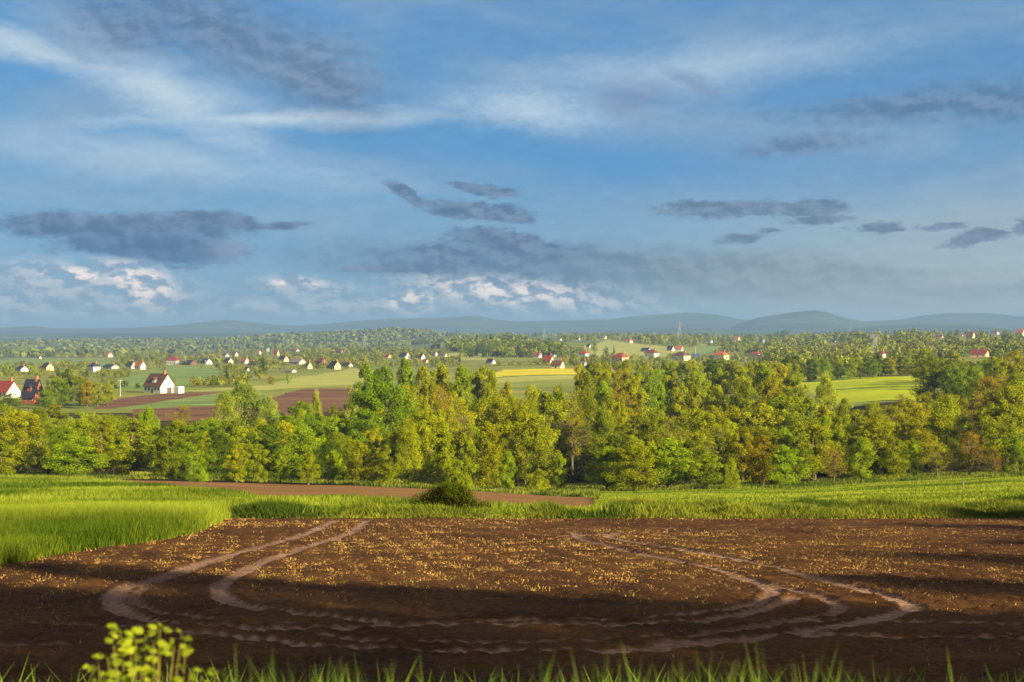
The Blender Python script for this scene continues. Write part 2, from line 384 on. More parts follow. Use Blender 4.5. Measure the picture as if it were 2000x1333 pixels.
def fan():
    ys = [60.0]
    while ys[-1] < 14000: ys.append(ys[-1] * (1.0045 if 400 < ys[-1] < 900 or ys[-1] < 130 else 1.0125))
    ys = np.array(ys)
    u = np.concatenate([np.linspace(-2.3, -0.45, 24)[:-1], np.linspace(-0.45, 0.45, 330), np.linspace(0.45, 2.3, 24)[1:]])
    U, Y = np.meshgrid(u, ys); X = U * Y
    Z = ground_z(X, Y) + fbm(X / 60, Y / 60, 5, 3) * np.clip((Y - 600) / 1000, 0, 1) * 2.0
    V = np.stack([X, Y, Z], -1).reshape(-1, 3); nx = len(u); ny = len(ys)
    a = (np.arange(ny - 1)[:, None] * nx + np.arange(nx - 1)[None])
    cx = (X[:-1, :-1] + X[1:, 1:]) / 2; cy = (Y[:-1, :-1] + Y[1:, 1:]) / 2
    z = np.zeros(cx.shape, int)
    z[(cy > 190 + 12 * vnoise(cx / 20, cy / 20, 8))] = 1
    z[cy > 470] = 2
    z[cy > 2300] = 3
    z[(cy > 60) & (cy < 190) & inside(Z_STRIP, cx, cy)] = 4
    for k, zz in ((5, [Z_PL1, Z_PL2, Z_PL3]), (6, [Z_CROP, Z_CROP2, Z_CROP3]), (7, [Z_RAPE]), (8, [Z_PALE1, Z_PALE2, Z_FA, Z_FC]), (6, [Z_FB]), (9, [Z_CROP4])):
        for q in zz: z[inside(q, cx, cy)] = k
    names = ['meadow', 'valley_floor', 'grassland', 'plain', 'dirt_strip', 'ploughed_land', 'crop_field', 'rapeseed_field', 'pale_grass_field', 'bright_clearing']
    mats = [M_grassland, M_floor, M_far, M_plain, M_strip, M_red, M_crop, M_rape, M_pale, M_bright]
    for k, nm in enumerate(names):
        q = a[z == k]
        Q = np.stack([q, q + 1, q + nx + 1, q + nx], 1)
        us, inv = np.unique(Q, return_inverse=True)
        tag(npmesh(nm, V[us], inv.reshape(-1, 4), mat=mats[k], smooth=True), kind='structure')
fan()

# ------------------------------------------------------------------ the ploughed field with its wheel tracks
def fp(px, py):
    r = (py - HZ) / F; d = 2.5 / (r - 0.091); return ((px - 1000) / F * d, d)
TRACKS = [
 ([(655,1019),(600,1045),(500,1075),(400,1102),(330,1125),(255,1150),(222,1172),(232,1194),(280,1212),(380,1226),(520,1234),(700,1231),(900,1224),(1100,1226),(1300,1221),(1440,1206),(1520,1186),(1560,1172)], .42, 1.0),
 ([(470,1085),(380,1115),(300,1145),(262,1170),(275,1190),(340,1204),(430,1212)], .3, .6),
 ([(715,1021),(682,1045),(590,1075),(510,1105),(445,1138),(428,1158),(455,1180),(530,1196),(620,1208),(760,1224)], .42, 1.0),
 ([(330,1238),(480,1250),(640,1266),(820,1274),(1000,1277),(1180,1277),(1360,1266),(1520,1247),(1660,1224),(1750,1203),(1782,1188),(1720,1166),(1620,1139),(1500,1108),(1350,1079),(1240,1062),(1190,1050),(1230,1042),(1320,1040)], .46, 1.0),
 ([(640,1246),(800,1258),(1000,1262),(1200,1256),(1400,1240),(1560,1215),(1640,1196),(1600,1170),(1500,1145)], .34, .7),
 ([(1120,1043),(1145,1058),(1250,1084),(1400,1116),(1490,1146),(1508,1166),(1450,1190),(1320,1206),(1150,1215),(960,1216)], .40, .9),
 ([(1560,1216),(1700,1217),(1850,1219),(2040,1223)], .34, .7),
 ([(1300,1262),(1480,1249),(1640,1246),(1800,1250),(2060,1252)], .48, .95),
 ([(-60,1226),(100,1222),(250,1229),(420,1226),(560,1222)], .32, .5),
 ([(-60,1268),(120,1262),(300,1256),(470,1250)], .32, .5),
 ([(640,1026),(900,1030),(1200,1036),(1450,1028),(1650,1021),(1850,1028),(2060,1044)], .35, .55),
 ([(760,1046),(1000,1049),(1250,1045),(1480,1036),(1700,1030),(2000,1042)], .3, .4)]
def catmull(P, n=14):
    P = np.array([P[0]] + list(P) + [P[-1]], float); o = []
    for i in range(1, len(P) - 2):
        for t in np.linspace(0, 1, n, endpoint=False):
            a, b, c, d = P[i - 1:i + 3]
            o.append(0.5 * ((2 * b) + (c - a) * t + (2 * a - 5 * b + 4 * c - d) * t * t + (3 * b - a - 3 * c + d) * t ** 3))
    o.append(P[-2]); return np.array(o)
TRK = [(catmull([fp(*q) for q in pts]), w_ * .84, s_) for pts, w_, s_ in TRACKS]
def track_field(x, y):
    T = np.zeros(x.shape); H = np.zeros(x.shape)
    for C, wd, st in TRK:
        best = np.full(x.shape, 9.0); S = np.zeros(x.shape); SD = np.zeros(x.shape); acc = 0
        for i in range(len(C) - 1):
            a, b = C[i], C[i + 1]; d = b - a; L = math.hypot(*d)
            if L < 1e-6: continue
            lo = np.minimum(a, b) - 0.8; hi = np.maximum(a, b) + 0.8
            m_ = (x > lo[0]) & (x < hi[0]) & (y > lo[1]) & (y < hi[1])
            if m_.any():
                xx = x[m_] - a[0]; yy = y[m_] - a[1]
                t = np.clip((xx * d[0] + yy * d[1]) / L / L, 0, 1)
                sd = (xx * d[1] - yy * d[0]) / L
                ds = np.hypot(xx - t * d[0], yy - t * d[1])
                bm = best[m_]; k = ds < bm
                bb = bm.copy(); bb[k] = ds[k]; best[m_] = bb
                s_ = S[m_]; s_[k] = acc + t[k] * L; S[m_] = s_
                e_ = SD[m_]; e_[k] = sd[k]; SD[m_] = e_
            acc += L
        wv = wd * (1 + 0.25 * vnoise(S * 0.8, 3 + 0 * S, 4))
        m_ = np.clip((wv * 0.62 - best) / 0.06 + 1.2 * vnoise(x / .12, y / .12, 17), 0, 1)
        lug = 0.5 + 0.5 * np.sin((S + np.abs(SD) * 0.9) * 2 * math.pi / 0.30)
        wear = np.clip(0.85 + 0.8 * vnoise(x / 1.6, y / 1.6, 9), 0.65, 1)
        T = np.maximum(T, m_ * st * wear * (0.45 + 0.55 * np.clip(lug * 1.5 - 0.35 + 0.9 * vnoise(x / 0.22, y / 0.22, 14), 0, 1)))
        H = np.where(m_ > 0, np.minimum(H, -0.05 * m_ * st) + 0.045 * m_ * st * lug ** 1.5, H)
        rim = np.exp(-((best - wv * 0.75) / 0.07) ** 2); H = H + 0.02 * rim * st
    return T, H
def edge_x(y): return -11.6 + 1.0 * np.sin((y - 36) / 6.5) * np.exp(-((y - 46) / 16) ** 2) + 0.35 * vnoise(y / 2.0, 0 * y, 6)
def edge_y(x): return 59.4 + 0.5 * vnoise(x / 3, 0 * x, 12)
def field():
    ys = [11.5]
    while ys[-1] < 61: ys.append(ys[-1] * 1.0029)
    ys = np.array(ys)
    u = np.linspace(-0.46, 0.46, 400); U, Y = np.meshgrid(u, ys); X = U * Y
    T, H = track_field(X, Y)
    cl = fbm(X / 0.6, Y / 0.6, 20, 4) * 0.06 + np.abs(vnoise(X / 0.11, Y / 0.11, 33)) * 0.06 + np.abs(vnoise(X / 0.24, Y / 0.24, 35)) * 0.05
    fur = 0.013 * np.sin((X * 0.985 + Y * 0.17) * 2 * math.pi / 0.75 + 2 * vnoise(X / 4, Y / 4, 2))
    edge = np.clip((Y - 13.5) / 1.5, 0, 1)
    Z = ground_z(X, Y) + 0.02 + (cl + fur) * (1 - 0.50 * np.clip(T * 1.4, 0, 1)) + H - 0.25 * (1 - edge) - 0.0 * X
    Z = np.where(Y > 60.2, Z - 0.12, Z)
    V = np.stack([X, Y, Z], -1).reshape(-1, 3); nx = len(u)
    a = (np.arange(len(ys) - 1)[:, None] * nx + np.arange(nx - 1)[None]).ravel()
    tag(npmesh('ploughed_field', V, np.stack([a, a + 1, a + nx + 1, a + nx], 1), mat=M_soil, attrs={'track': T.ravel()}, smooth=True), kind='structure')
field()

# ------------------------------------------------------------------ blades: crops, verges, straw
def blades(name, x, y, z, h, wd, lean, mat, label, cat, seed=1, curve=0.5, v=None, seg=2):
    r = np.random.default_rng(seed); n = len(x)
    a = r.uniform(0, 2 * math.pi, n); l = lean * h * r.uniform(0.2, 1.0, n); la = r.uniform(0, 2 * math.pi, n)
    dx, dy = np.cos(a) * wd / 2, np.sin(a) * wd / 2; lx, ly = np.cos(la) * l, np.sin(la) * l
    B = np.stack([x, y, z], 1)
    side = np.stack([dx, dy, 0 * dx], 1)
    mid = B + np.stack([lx * 0.25, ly * 0.25, h * 0.55], 1)
    tip = B + np.stack([lx, ly, h * (1 - 0.35 * curve * r.uniform(0, 1, n))], 1)
    V = np.stack([B - side, B + side, mid - side * 0.8, mid + side * 0.8, tip], 1).reshape(-1, 3)
    o = np.arange(n) * 5
    Q = np.stack([o, o + 1, o + 3, o + 2], 1); T = np.stack([o + 2, o + 3, o + 4], 1)
    vv = r.uniform(0, 1, n) if v is None else v
    ob = npmesh(name, V, Q, T, mat, {'v': np.repeat(vv, 5)})
    return tag(ob, label, cat, kind='stuff')
M_barley = leafmat('barley_leaves', (0.045, 0.095, 0.006), (0.31, 0.38, 0.035), 0.35, False)
M_verge = leafmat('verge_leaves', (0.070, 0.115, 0.015), (0.27, 0.30, 0.035), 0.3, False)
M_straw = leafmat('straw', (0.20, 0.11, 0.03), (0.58, 0.37, 0.13), 0.1, False)
M_weed = leafmat('weeds', (0.13, 0.17, 0.02), (0.42, 0.40, 0.08), 0.25, False)
def scatter(n, xr, yr, cond, seed):
    r = np.random.default_rng(seed); x = r.uniform(*xr, n); y = r.uniform(*yr, n)
    k = cond(x, y); return x[k], y[k], r
def wavy(x, y): return fbm(x / 7, y / 14, 50, 3)
# barley at the left, in front and beyond the corner of the field
x, y, r = scatter(420000, (-34, -9.5), (27, 62), lambda x, y: (x < edge_x(y)) & (x > -0.40 * y - 1.5), 21)
h = 0.74 + 0.26 * wavy(x, y) + 0.45 * np.minimum(0, fbm(x / 4, y / 1.3, 57, 3) + .08) + r.uniform(-.1, .1, len(x))
h *= np.clip(0.35 + (edge_x(y) - x) / 0.5, 0.35, 1)
v = np.clip(0.5 + 1.1 * wavy(x + 40, y) + r.uniform(-.3, .3, len(x)), 0, 1)
blades('barley', x, y, ground_z(x, y) - 0.03, h, r.uniform(.012, .03, len(x)), 0.30, M_barley, 'tall bright green young barley standing left of the ploughed field', 'crop', 3, v=v)
def in_strip(x, y): return inside(Z_STRIP, x, y)
def lower_edge(x, y):   # near side of the bare strip
    px = 1000 + F * x / y
    return np.interp(px, [0, 180, 260, 500, 800, 1000, 1160, 1200], [195, 175, 134, 92, 77, 68, 63.0, 61.8])
x, y, r = scatter(420000, (-72, 8), (60, 185), lambda x, y: (np.abs(x) < 0.385 * y) & (y < lower_edge(x, y)) & (np.random.default_rng(5).uniform(0, 1, len(x)) < np.clip(95 / y, 0, 1) ** 2), 22)
h = 0.62 + 0.28 * wavy(x, y) + 0.6 * np.minimum(0, fbm(x / 6, y / 3, 58, 3) + .08) + r.uniform(-.12, .12, len(x)); h = h * np.clip(0.5 + (y - edge_y(x)) / 0.8, 0.5, 1)
v = np.clip(0.42 + 1.3 * wavy(x + 40, y) + r.uniform(-.3, .3, len(x)), 0, 1)
blades('barley_beyond', x, y, ground_z(x, y) - 0.03, h, r.uniform(.03, .09, len(x)), 0.30, M_barley, 'strip of green barley between the ploughed field and the bare brown strip', 'crop', 4, v=v)
# rough verge behind the far edge of the field, running to the right
x, y, r = scatter(230000, (-14, 27), (59.2, 70), lambda x, y: (y > edge_y(x)) & (np.abs(x) < 0.39 * y) & ((1000 + F * x / y > 1165 + 8 * np.sin(y)) | (y < np.minimum(62.5, lower_edge(x, y)) + 0.8 * vnoise(x / 1.5, y, 7))), 23)
bmp = fbm(x / 1.6, y / 2.5, 61, 3)
h = 0.42 + 0.65 * bmp + r.uniform(-.15, .15, len(x)); h = np.clip(h, .1, 1.2) * np.clip(0.35 + (y - edge_y(x)) / 1.5, 0.35, 1)
v = np.clip(0.35 + 1.5 * fbm(x / 3, y / 3, 63, 3) + r.uniform(-.25, .25, len(x)), 0, 1)
blades('verge_grass', x, y, ground_z(x, y) - 0.03, h, r.uniform(.03, .075, len(x)), 0.5, M_verge, 'rough grass verge along the far edge of the ploughed field', 'grass', 5, v=v)
# meadow on the right up to the wood
x, y, r = scatter(300000, (5, 82), (71, 205), lambda x, y: (x < 0.385 * y) & (1000 + F * x / y > 1150) & (~in_strip(x, y)), 24)
h = 0.26 + 0.2 * fbm(x / 8, y / 8, 71, 2) + r.uniform(-.08, .08, len(x))
v = np.clip(0.60 + 1.4 * fbm(x / 22, y / 5, 73, 3) + r.uniform(-.2, .2, len(x)), 0, 1)
blades('meadow_grass', x, y, ground_z(x, y) - 0.02, np.clip(h, .08, .6), r.uniform(.05, .14, len(x)), 0.5, M_barley, 'sunlit yellow green meadow grass between verge and wood on the right', 'grass', 6, v=v)
# weeds at the foot of the wood and on the edges of the bare strip
x, y, r = scatter(260000, (-80, 82), (95, 225), lambda x, y: (np.abs(x) < 0.385 * y) & (~in_strip(x, y)) & ((y > 186) | ((y > lower_edge(x, y) + 6) & (1000 + F * x / y < 1170))), 25)
h = 0.45 + 0.7 * fbm(x / 3, y / 3, 81, 3) + r.uniform(-.1, .1, len(x))
v = np.clip(0.4 + 1.4 * fbm(x / 4, y / 4, 83, 3) + r.uniform(-.25, .25, len(x)), 0, 1)
blades('wood_edge_grass', x, y, ground_z(x, y) - 0.02, np.clip(h, .1, 1.2), r.uniform(.06, .16, len(x)), 0.5, M_verge, 'rough grass and weeds along the foot of the wood', 'grass', 7, v=v)
# straw and stubble on the soil
def notrack(x, y): return track_field(x, y)[0] < 0.25
def dens(x, y): return np.random.default_rng(9).uniform(0, 1, len(x)) < np.clip(0.04 + 0.8 * fbm(x / 4, y / 6, 91, 3) * np.clip((y - 16) / 12, 0, 1) + 0.80 * np.exp(-((y - 35) / 8.5) ** 2) * np.exp(-((x + 1) / 11) ** 2) + 0.12 * (y > 30), 0.02, 1)  # straw thickest in the sunlit band, adding its golden light as colour
x, y, r = scatter(500000, (-24, 24), (15, 60), lambda x, y: (np.abs(x) < 0.385 * y) & (x > edge_x(y) - .3) & dens(x, y), 26)
k = notrack(x, y); x, y = x[k], y[k]; n = len(x); r = np.random.default_rng(31)
blades('straw', x, y, ground_z(x, y) + 0.0, r.uniform(.025, .085, n) * (.7 + y / 90), r.uniform(.006, .018, n) * (.6 + y / 40), 1.5, M_straw, 'short straw and stubble scattered over the ploughed soil', 'straw', 8, curve=1.2)
x, y, r = scatter(2600, (-6, 24), (16, 58), lambda x, y: (np.abs(x) < 0.385 * y) & (fbm(x / 3, y / 3, 101, 2) > 0.12), 27)
k = notrack(x, y); x, y = x[k], y[k]; n = len(x); x = np.repeat(x, 5) + rng.normal(0, .05, n * 5); y = np.repeat(y, 5) + rng.normal(0, .05, n * 5); r = np.random.default_rng(32)
blades('weeds', x, y, ground_z(x, y), r.uniform(.04, .12, n * 5), r.uniform(.010, .02, n * 5), 0.9, M_weed, 'small pale weed tufts sprouting from the ploughed soil', 'weeds', 9, curve=1)
x, y, r = scatter(9000, (-24, 24), (30, 60.4), lambda x, y: (np.abs(x) < 0.39 * y) & ((np.abs(x - edge_x(y)) < .45) | ((np.abs(y - edge_y(x)) < .5) & (x > -12))), 28)
n = len(x); x = np.repeat(x, 4) + rng.normal(0, .08, n * 4); y = np.repeat(y, 4) + rng.normal(0, .08, n * 4)
blades('dry_grass', x, y, ground_z(x, y), rng.uniform(.04, .17, n * 4), rng.uniform(.01, .03, n * 4), 0.9, M_straw, 'dry pale grass fringe where the crops meet the bare soil', 'grass', 10, curve=1)

# ------------------------------------------------------------------ trees
def tubes(segs, sides=5):
    """segs: list of polylines [(x,y,z,r),...] -> verts, quads"""
    V = []; Q = []; o = 0
    for s in segs:
        s = np.array(s, float); n = len(s)
        for i in range(n):
            d = s[min(i + 1, n - 1), :3] - s[max(i - 1, 0), :3]; d = d / (np.linalg.norm(d) + 1e-9)
            e = np.cross(d, (0, 0, 1) if abs(d[2]) < .9 else (1, 0, 0)); e /= np.linalg.norm(e); f = np.cross(d, e)
            for k in range(sides):
                a = 2 * math.pi * k / sides
                V.append(s[i, :3] + s[i, 3] * (math.cos(a) * e + math.sin(a) * f))
        for i in range(n - 1):
            for k in range(sides):
                k2 = (k + 1) % sides
                Q.append((o + i * sides + k, o + i * sides + k2, o + (i + 1) * sides + k2, o + (i + 1) * sides + k))
        o += n * sides
    return np.array(V), np.array(Q)
def env(kind, t):
    if kind == 'round': return np.sqrt(np.clip(1 - (1.9 * t - 0.95) ** 2, 0, 1)) * (0.9 + 0.1 * np.cos(t * 3))
    if kind == 'birch': return np.clip(t + 0.08, 0, 1) ** 0.4 * np.clip(1 - t, 0, 1) ** 0.55 * 1.42
    if kind == 'poplar': return np.clip(t + 0.1, 0, 1) ** 0.3 * np.clip(1 - t, 0, 1) ** 0.45 * 1.1
    if kind == 'willow': return np.clip(1 - t ** 2.4, 0, 1) ** 0.6 * (0.75 + 0.25 * t)
    if kind == 'bush': return np.clip(1 - t ** 2.0, 0, 1) ** 0.55
    if kind == 'spruce': return np.clip(1 - t, 0, 1) ** 0.95
    return np.sqrt(np.clip(1 - (1.9 * t - 0.95) ** 2, 0, 1))
def make_tree(kind, seed, H=10.0, R=3.0, bare=0.18, K=60, m=70, leaf=0.26, sparse=False):
    """a tree of height H, crown radius R; returns crown mesh and trunk mesh"""
    r = np.random.default_rng(seed); z0 = H * bare
    leaf *= .43; m = int(m * 3.3)
    lob = r.uniform(0, 6.28, 3)
    C = []
    for i in range(K * 6):
        t = r.uniform(0, 1) ** (0.85 if kind != 'spruce' else 1.25); a = r.uniform(0, 2 * math.pi)
        e = float(env(kind, t)); lb = 1 + 0.20 * math.sin(2 * a + lob[0] + 3 * t) + 0.12 * math.sin(5 * a + lob[1] + 7 * t)
        q = math.sqrt(r.uniform(0.12, 1)) if r.uniform() < .8 else r.uniform(0, .5)
        rr = R * e * lb * q * 0.86
        if e < 0.04: continue
        C.append((rr * math.cos(a), rr * math.sin(a), z0 + (H - z0) * t * 0.96, t))
        if len(C) >= K: break
    C = np.array(C); cen = C[:, :3]
    rc = R * r.uniform(.14, .31, len(C)) * (0.62 + 0.5 * (1 - C[:, 3]))
    n = len(C) * m; idx = np.repeat(np.arange(len(C)), m)
    d = r.normal(0, 1, (n, 3)); d /= np.linalg.norm(d, axis=1)[:, None]
    rad_ = rc[idx] * r.uniform(.35, 1.12, n) ** 0.6
    st = {'birch': 1.5, 'poplar': 1.7, 'willow': 1.15, 'spruce': .45, 'bush': .95}.get(kind, 0.95)
    P = cen[idx] + d * rad_[:, None] * np.array([1, 1, st])
    if kind == 'spruce': P[:, 2] -= 0.35 * np.hypot(P[:, 0], P[:, 1]) - 0.1
    keep = P[:, 2] > 0.08 * H * min(1, bare * 4)
    P = P[keep]; d = d[keep]; idx = idx[keep]; n = len(P)
    nr = d * 0.7 + r.normal(0, .55, (n, 3)) + np.array([0, 0, .25]); nr /= np.linalg.norm(nr, axis=1)[:, None]
    e = np.cross(nr, r.normal(0, 1, (n, 3))); e /= np.linalg.norm(e, axis=1)[:, None]; f = np.cross(nr, e)
    s = leaf * r.uniform(.5, 1.25, n)[:, None] * (0.8 if sparse else 1)
    if kind == 'spruce': s = s * 1.2
    V = np.stack([P + e * s, P + f * s * .55, P - e * s, P - f * s * .55], 1).reshape(-1, 3)
    Q = np.arange(n * 4).reshape(-1, 4)
    cv = r.uniform(0, 1, len(C)); v = np.clip(0.20 + 0.40 * cv[idx] + 0.28 * r.uniform(0, 1, n), 0, 1)
    crown = npmesh('crown', V, Q, None, M_leafs if kind == 'spruce' else M_leaf, {'v': np.repeat(v, 4)}, link=False)
    tr = H * 0.014 + 0.05
    bx, by = r.normal(0, .02 * H, 2)
    seg = [[(0, 0, -0.4, tr * 1.3), (0, 0, .3, tr), (bx * .5, by * .5, H * .3, tr * .75), (bx, by, H * .6, tr * .45), (bx * 1.1, by * 1.1, H * .9, tr * .12)]]
    order = np.argsort(-rc)[: (len(C) if sparse else 24)]
    for k in order:
        c = cen[k]; zb = max(z0 * .7, min(c[2] - 0.55 * math.hypot(c[0], c[1]), H * .8)); tt = zb / H
        b0 = np.array([bx * min(1, tt * 1.6), by * min(1, tt * 1.6), zb]); br = tr * .5 * (1 - tt * .8)
        mi = (b0 * .5 + c * .5) + np.array([0, 0, .04 * H])
        seg.append([(*b0, br), (*mi, br * .6), (*c, br * .2)])
        if sparse:
            for j in range(5):
                q = c + r.normal(0, 1, 3) * rc[k] * np.array([.8, .8, 1.1]); seg.append([(*mi, br * .35), (*q, br * .12)])
    V, Q = tubes(seg, 4 if sparse else 5)
    trunk = npmesh('trunk', V, Q, None, M_bark, smooth=True, link=False)
    return crown, trunk, H, R
PROTO = {
 'round': [make_tree('round', 11, 10, 3.6, .14, 78, 70, .25), make_tree('round', 12, 10, 3.9, .10, 84, 66, .25), make_tree('round', 13, 10, 3.3, .2, 66, 76, .24)],
 'birch': [make_tree('birch', 21, 10, 2.2, .08, 74, 60, .20), make_tree('birch', 22, 10, 2.4, .05, 80, 60, .20), make_tree('birch', 23, 10, 2.1, .10, 66, 64, .2)],
 'poplar': [make_tree('poplar', 31, 14, 2.4, .06, 96, 60, .24), make_tree('poplar', 32, 14, 2.7, .08, 96, 60, .25)],
 'willow': [make_tree('willow', 41, 9, 4.0, .10, 84, 70, .24), make_tree('willow', 42, 9, 4.3, .08, 90, 66, .23)],
 'bush': [make_tree('bush', 51, 4, 2.3, .0, 56, 60, .15), make_tree('bush', 52, 4, 2.6, .0, 60, 60, .15)],
 'sparse': [make_tree('round', 61, 10, 3.3, .22, 70, 34, .20, True), make_tree('birch', 62, 10, 2.9, .2, 64, 36, .2, True), make_tree('round', 63, 10, 3.0, .25, 66, 30, .20, True)],
 'spruce': [make_tree('spruce', 71, 12, 2.6, .04, 110, 44, .26), make_tree('spruce', 72, 12, 2.3, .06, 100, 44, .26)],
}
FAR = {k: make_tree(k2, 80 + i, PROTO[k][0][2], PROTO[k][0][3], PROTO[k][0][3] * 0 + b, 34, 16, lf)
       for i, (k, k2, b, lf) in enumerate((('round', 'round', .1, .55), ('birch', 'birch', .05, .45), ('poplar', 'poplar', .05, .5), ('spruce', 'spruce', .03, .5), ('willow', 'willow', .05, .55), ('bush', 'bush', 0, .4)))}
# a far tree is one mesh: crown and trunk joined
def join_far(c, tmesh):
    nv = len(c.vertices); V = np.empty(nv * 3, np.float32); c.vertices.foreach_get('co', V)
    W_ = np.empty(len(tmesh.vertices) * 3, np.float32); tmesh.vertices.foreach_get('co', W_)
    q = np.array([p.vertices[:] for p in c.polygons]); q2 = np.array([p.vertices[:] for p in tmesh.polygons]) + nv
    av = np.empty(nv, np.float32); c.attributes['v'].data.foreach_get('value', av)
    me = npmesh('far_tree', np.concatenate([V, W_]).reshape(-1, 3), np.concatenate([q, q2]), None, c.materials[0], {'v': np.concatenate([av, np.zeros(len(W_) // 3)])}, link=False)
    return me
FARM = {k: join_far(v[0], v[1]) for k, v in FAR.items()}
TINT = {   # multiplies the foliage colour
 'green': (0.62, 0.82, .6), 'lime': (0.84, 1.02, .8), 'yellow': (1.0, .98, .6), 'dark': (.34, .44, .7), 'silver': (.90, 1.02, 5.0),
 'gold': (1.10, .94, .5), 'bronze': (.95, .68, .5), 'olive': (.68, .70, .7), 'orange': (1.18, .76, .5), 'pale': (1.12, 1.08, 3.0), 'needle': (1, 1, 1), 'gap_shade': (.13, .13, .4)}
WORD = {'green': 'fresh green', 'lime': 'lime green', 'yellow': 'yellow green', 'dark': 'dark green', 'silver': 'silvery grey green', 'gold': 'golden yellow',
        'bronze': 'bronze brown', 'olive': 'olive green', 'orange': 'orange brown', 'pale': 'pale cream green', 'needle': 'dark needled', 'gap_shade': 'shade-tinted'}
SHAPE = {'round': 'round-crowned broadleaf tree', 'birch': 'pointed birch-like tree', 'poplar': 'tall narrow tree', 'willow': 'broad domed willow-like tree', 'bush': 'low rounded bush', 'sparse': 'thin half-bare tree', 'spruce': 'conical conifer'}
NAME = {'round': 'broadleaf_tree', 'birch': 'birch_tree', 'poplar': 'poplar_tree', 'willow': 'willow_tree', 'bush': 'bush', 'sparse': 'budding_tree', 'spruce': 'spruce_tree'}
NTREE = 0
USED = {}
def place_tree(kind, x, y, h, width, tint, label, group, variant=None):
    """a thing: Empty at the foot, crown and trunk as parts"""
    global NTREE
    NTREE += 1
    r = random.Random(NTREE * 13 + 5)
    lst = PROTO[kind]; crown, trunk, H0, R0 = lst[(r.randrange(len(lst)) if variant is None else variant)]
    o = bpy.data.objects.new(NAME[kind], None); COL.objects.link(o); o.empty_display_size = .5
    o.location = (x, y, gz(x, y)); o.rotation_euler = (0, 0, r.uniform(0, 6.28))
    sz = h / H0; sx = width / (2 * R0 * .95)
    tag(o, label, 'bush' if kind == 'bush' else 'tree', group)
    tc = TINT[tint]; j = r.uniform(.86, 1.12); jr = r.uniform(.93, 1.07)
    for nm, me in (('crown', crown), ('trunk', trunk)):
        c = bpy.data.objects.new(nm, me); COL.objects.link(c); c.parent = o; c.scale = (sx, sx, sz)
        if nm == 'crown': c.color = (tc[0] * j * jr, tc[1] * j, tc[2] * j, 1)
    return o
def place_far(kind, x, y, h, width, tint, label, group, z=None):
    global NTREE
    NTREE += 1
    r = random.Random(NTREE * 17 + 3)
    H0, R0 = FAR[kind][2], FAR[kind][3]
    o = bpy.data.objects.new(NAME[kind], FARM[kind]); COL.objects.link(o)
    o.location = (x, y, gz(x, y) if z is None else z); o.rotation_euler = (0, 0, r.uniform(0, 6.28))
    o.scale = (width / (1.9 * R0), width / (1.9 * R0), h / H0)
    tc = TINT[tint]; j = r.uniform(.86, 1.12); o.color = (tc[0] * j, tc[1] * j, tc[2] * j, 1)
    tag(o, label, 'bush' if kind == 'bush' else 'tree', group); return o
def tree_px(kind, px, top, d, wpx, tint, label, group, variant=None):
    x = at(px, d); z = gz(x, d); h = (HZ - top) / F * d - z
    return place_tree(kind, x, d, max(h, 1.5), wpx * (WF if d > 212 else .98) * d / F, tint, label, group, variant)
WF = 1.14
ORD = ['first', 'second', 'third', 'fourth', 'fifth', 'sixth', 'seventh', 'eighth', 'ninth', 'tenth', 'eleventh', 'twelfth', 'thirteenth', 'fourteenth', 'fifteenth',
       'sixteenth', 'seventeenth', 'eighteenth', 'nineteenth', 'twentieth']
def ordn(i):
    if i < 20: return ORD[i]
    tens = ['', '', 'twenty', 'thirty', 'forty', 'fifty', 'sixty', 'seventy', 'eighty', 'ninety'][(i + 1) // 10]
    return tens[:-1] + 'ieth' if (i + 1) % 10 == 0 else tens + '-' + ORD[(i + 1) % 10 - 1]
def row(items, rowname, group):
    """items: (kind, px, top, d, width_px, tint); labels count from the left within one row"""
    items = sorted(items, key=lambda q: q[1])
    r_ = random.Random(len(items))
    items = [((r_.choice(['round', 'round', 'willow']), a, b, c, d * 1.12, e) if (k == 'birch' and c > 215 and d > 50 and r_.random() < .65) else (k, a, b + (r_.uniform(-9, 9) if c > 215 else 0), c, d, e)) for k, a, b, c, d, e in items]
    for i, (k, px, top, d, wp, ti) in enumerate(items):
        tree_px(k, px, top, d, wp, ti, '%s %s, %s from left %s' % (WORD[ti], SHAPE[k], ordn(i), rowname), group)
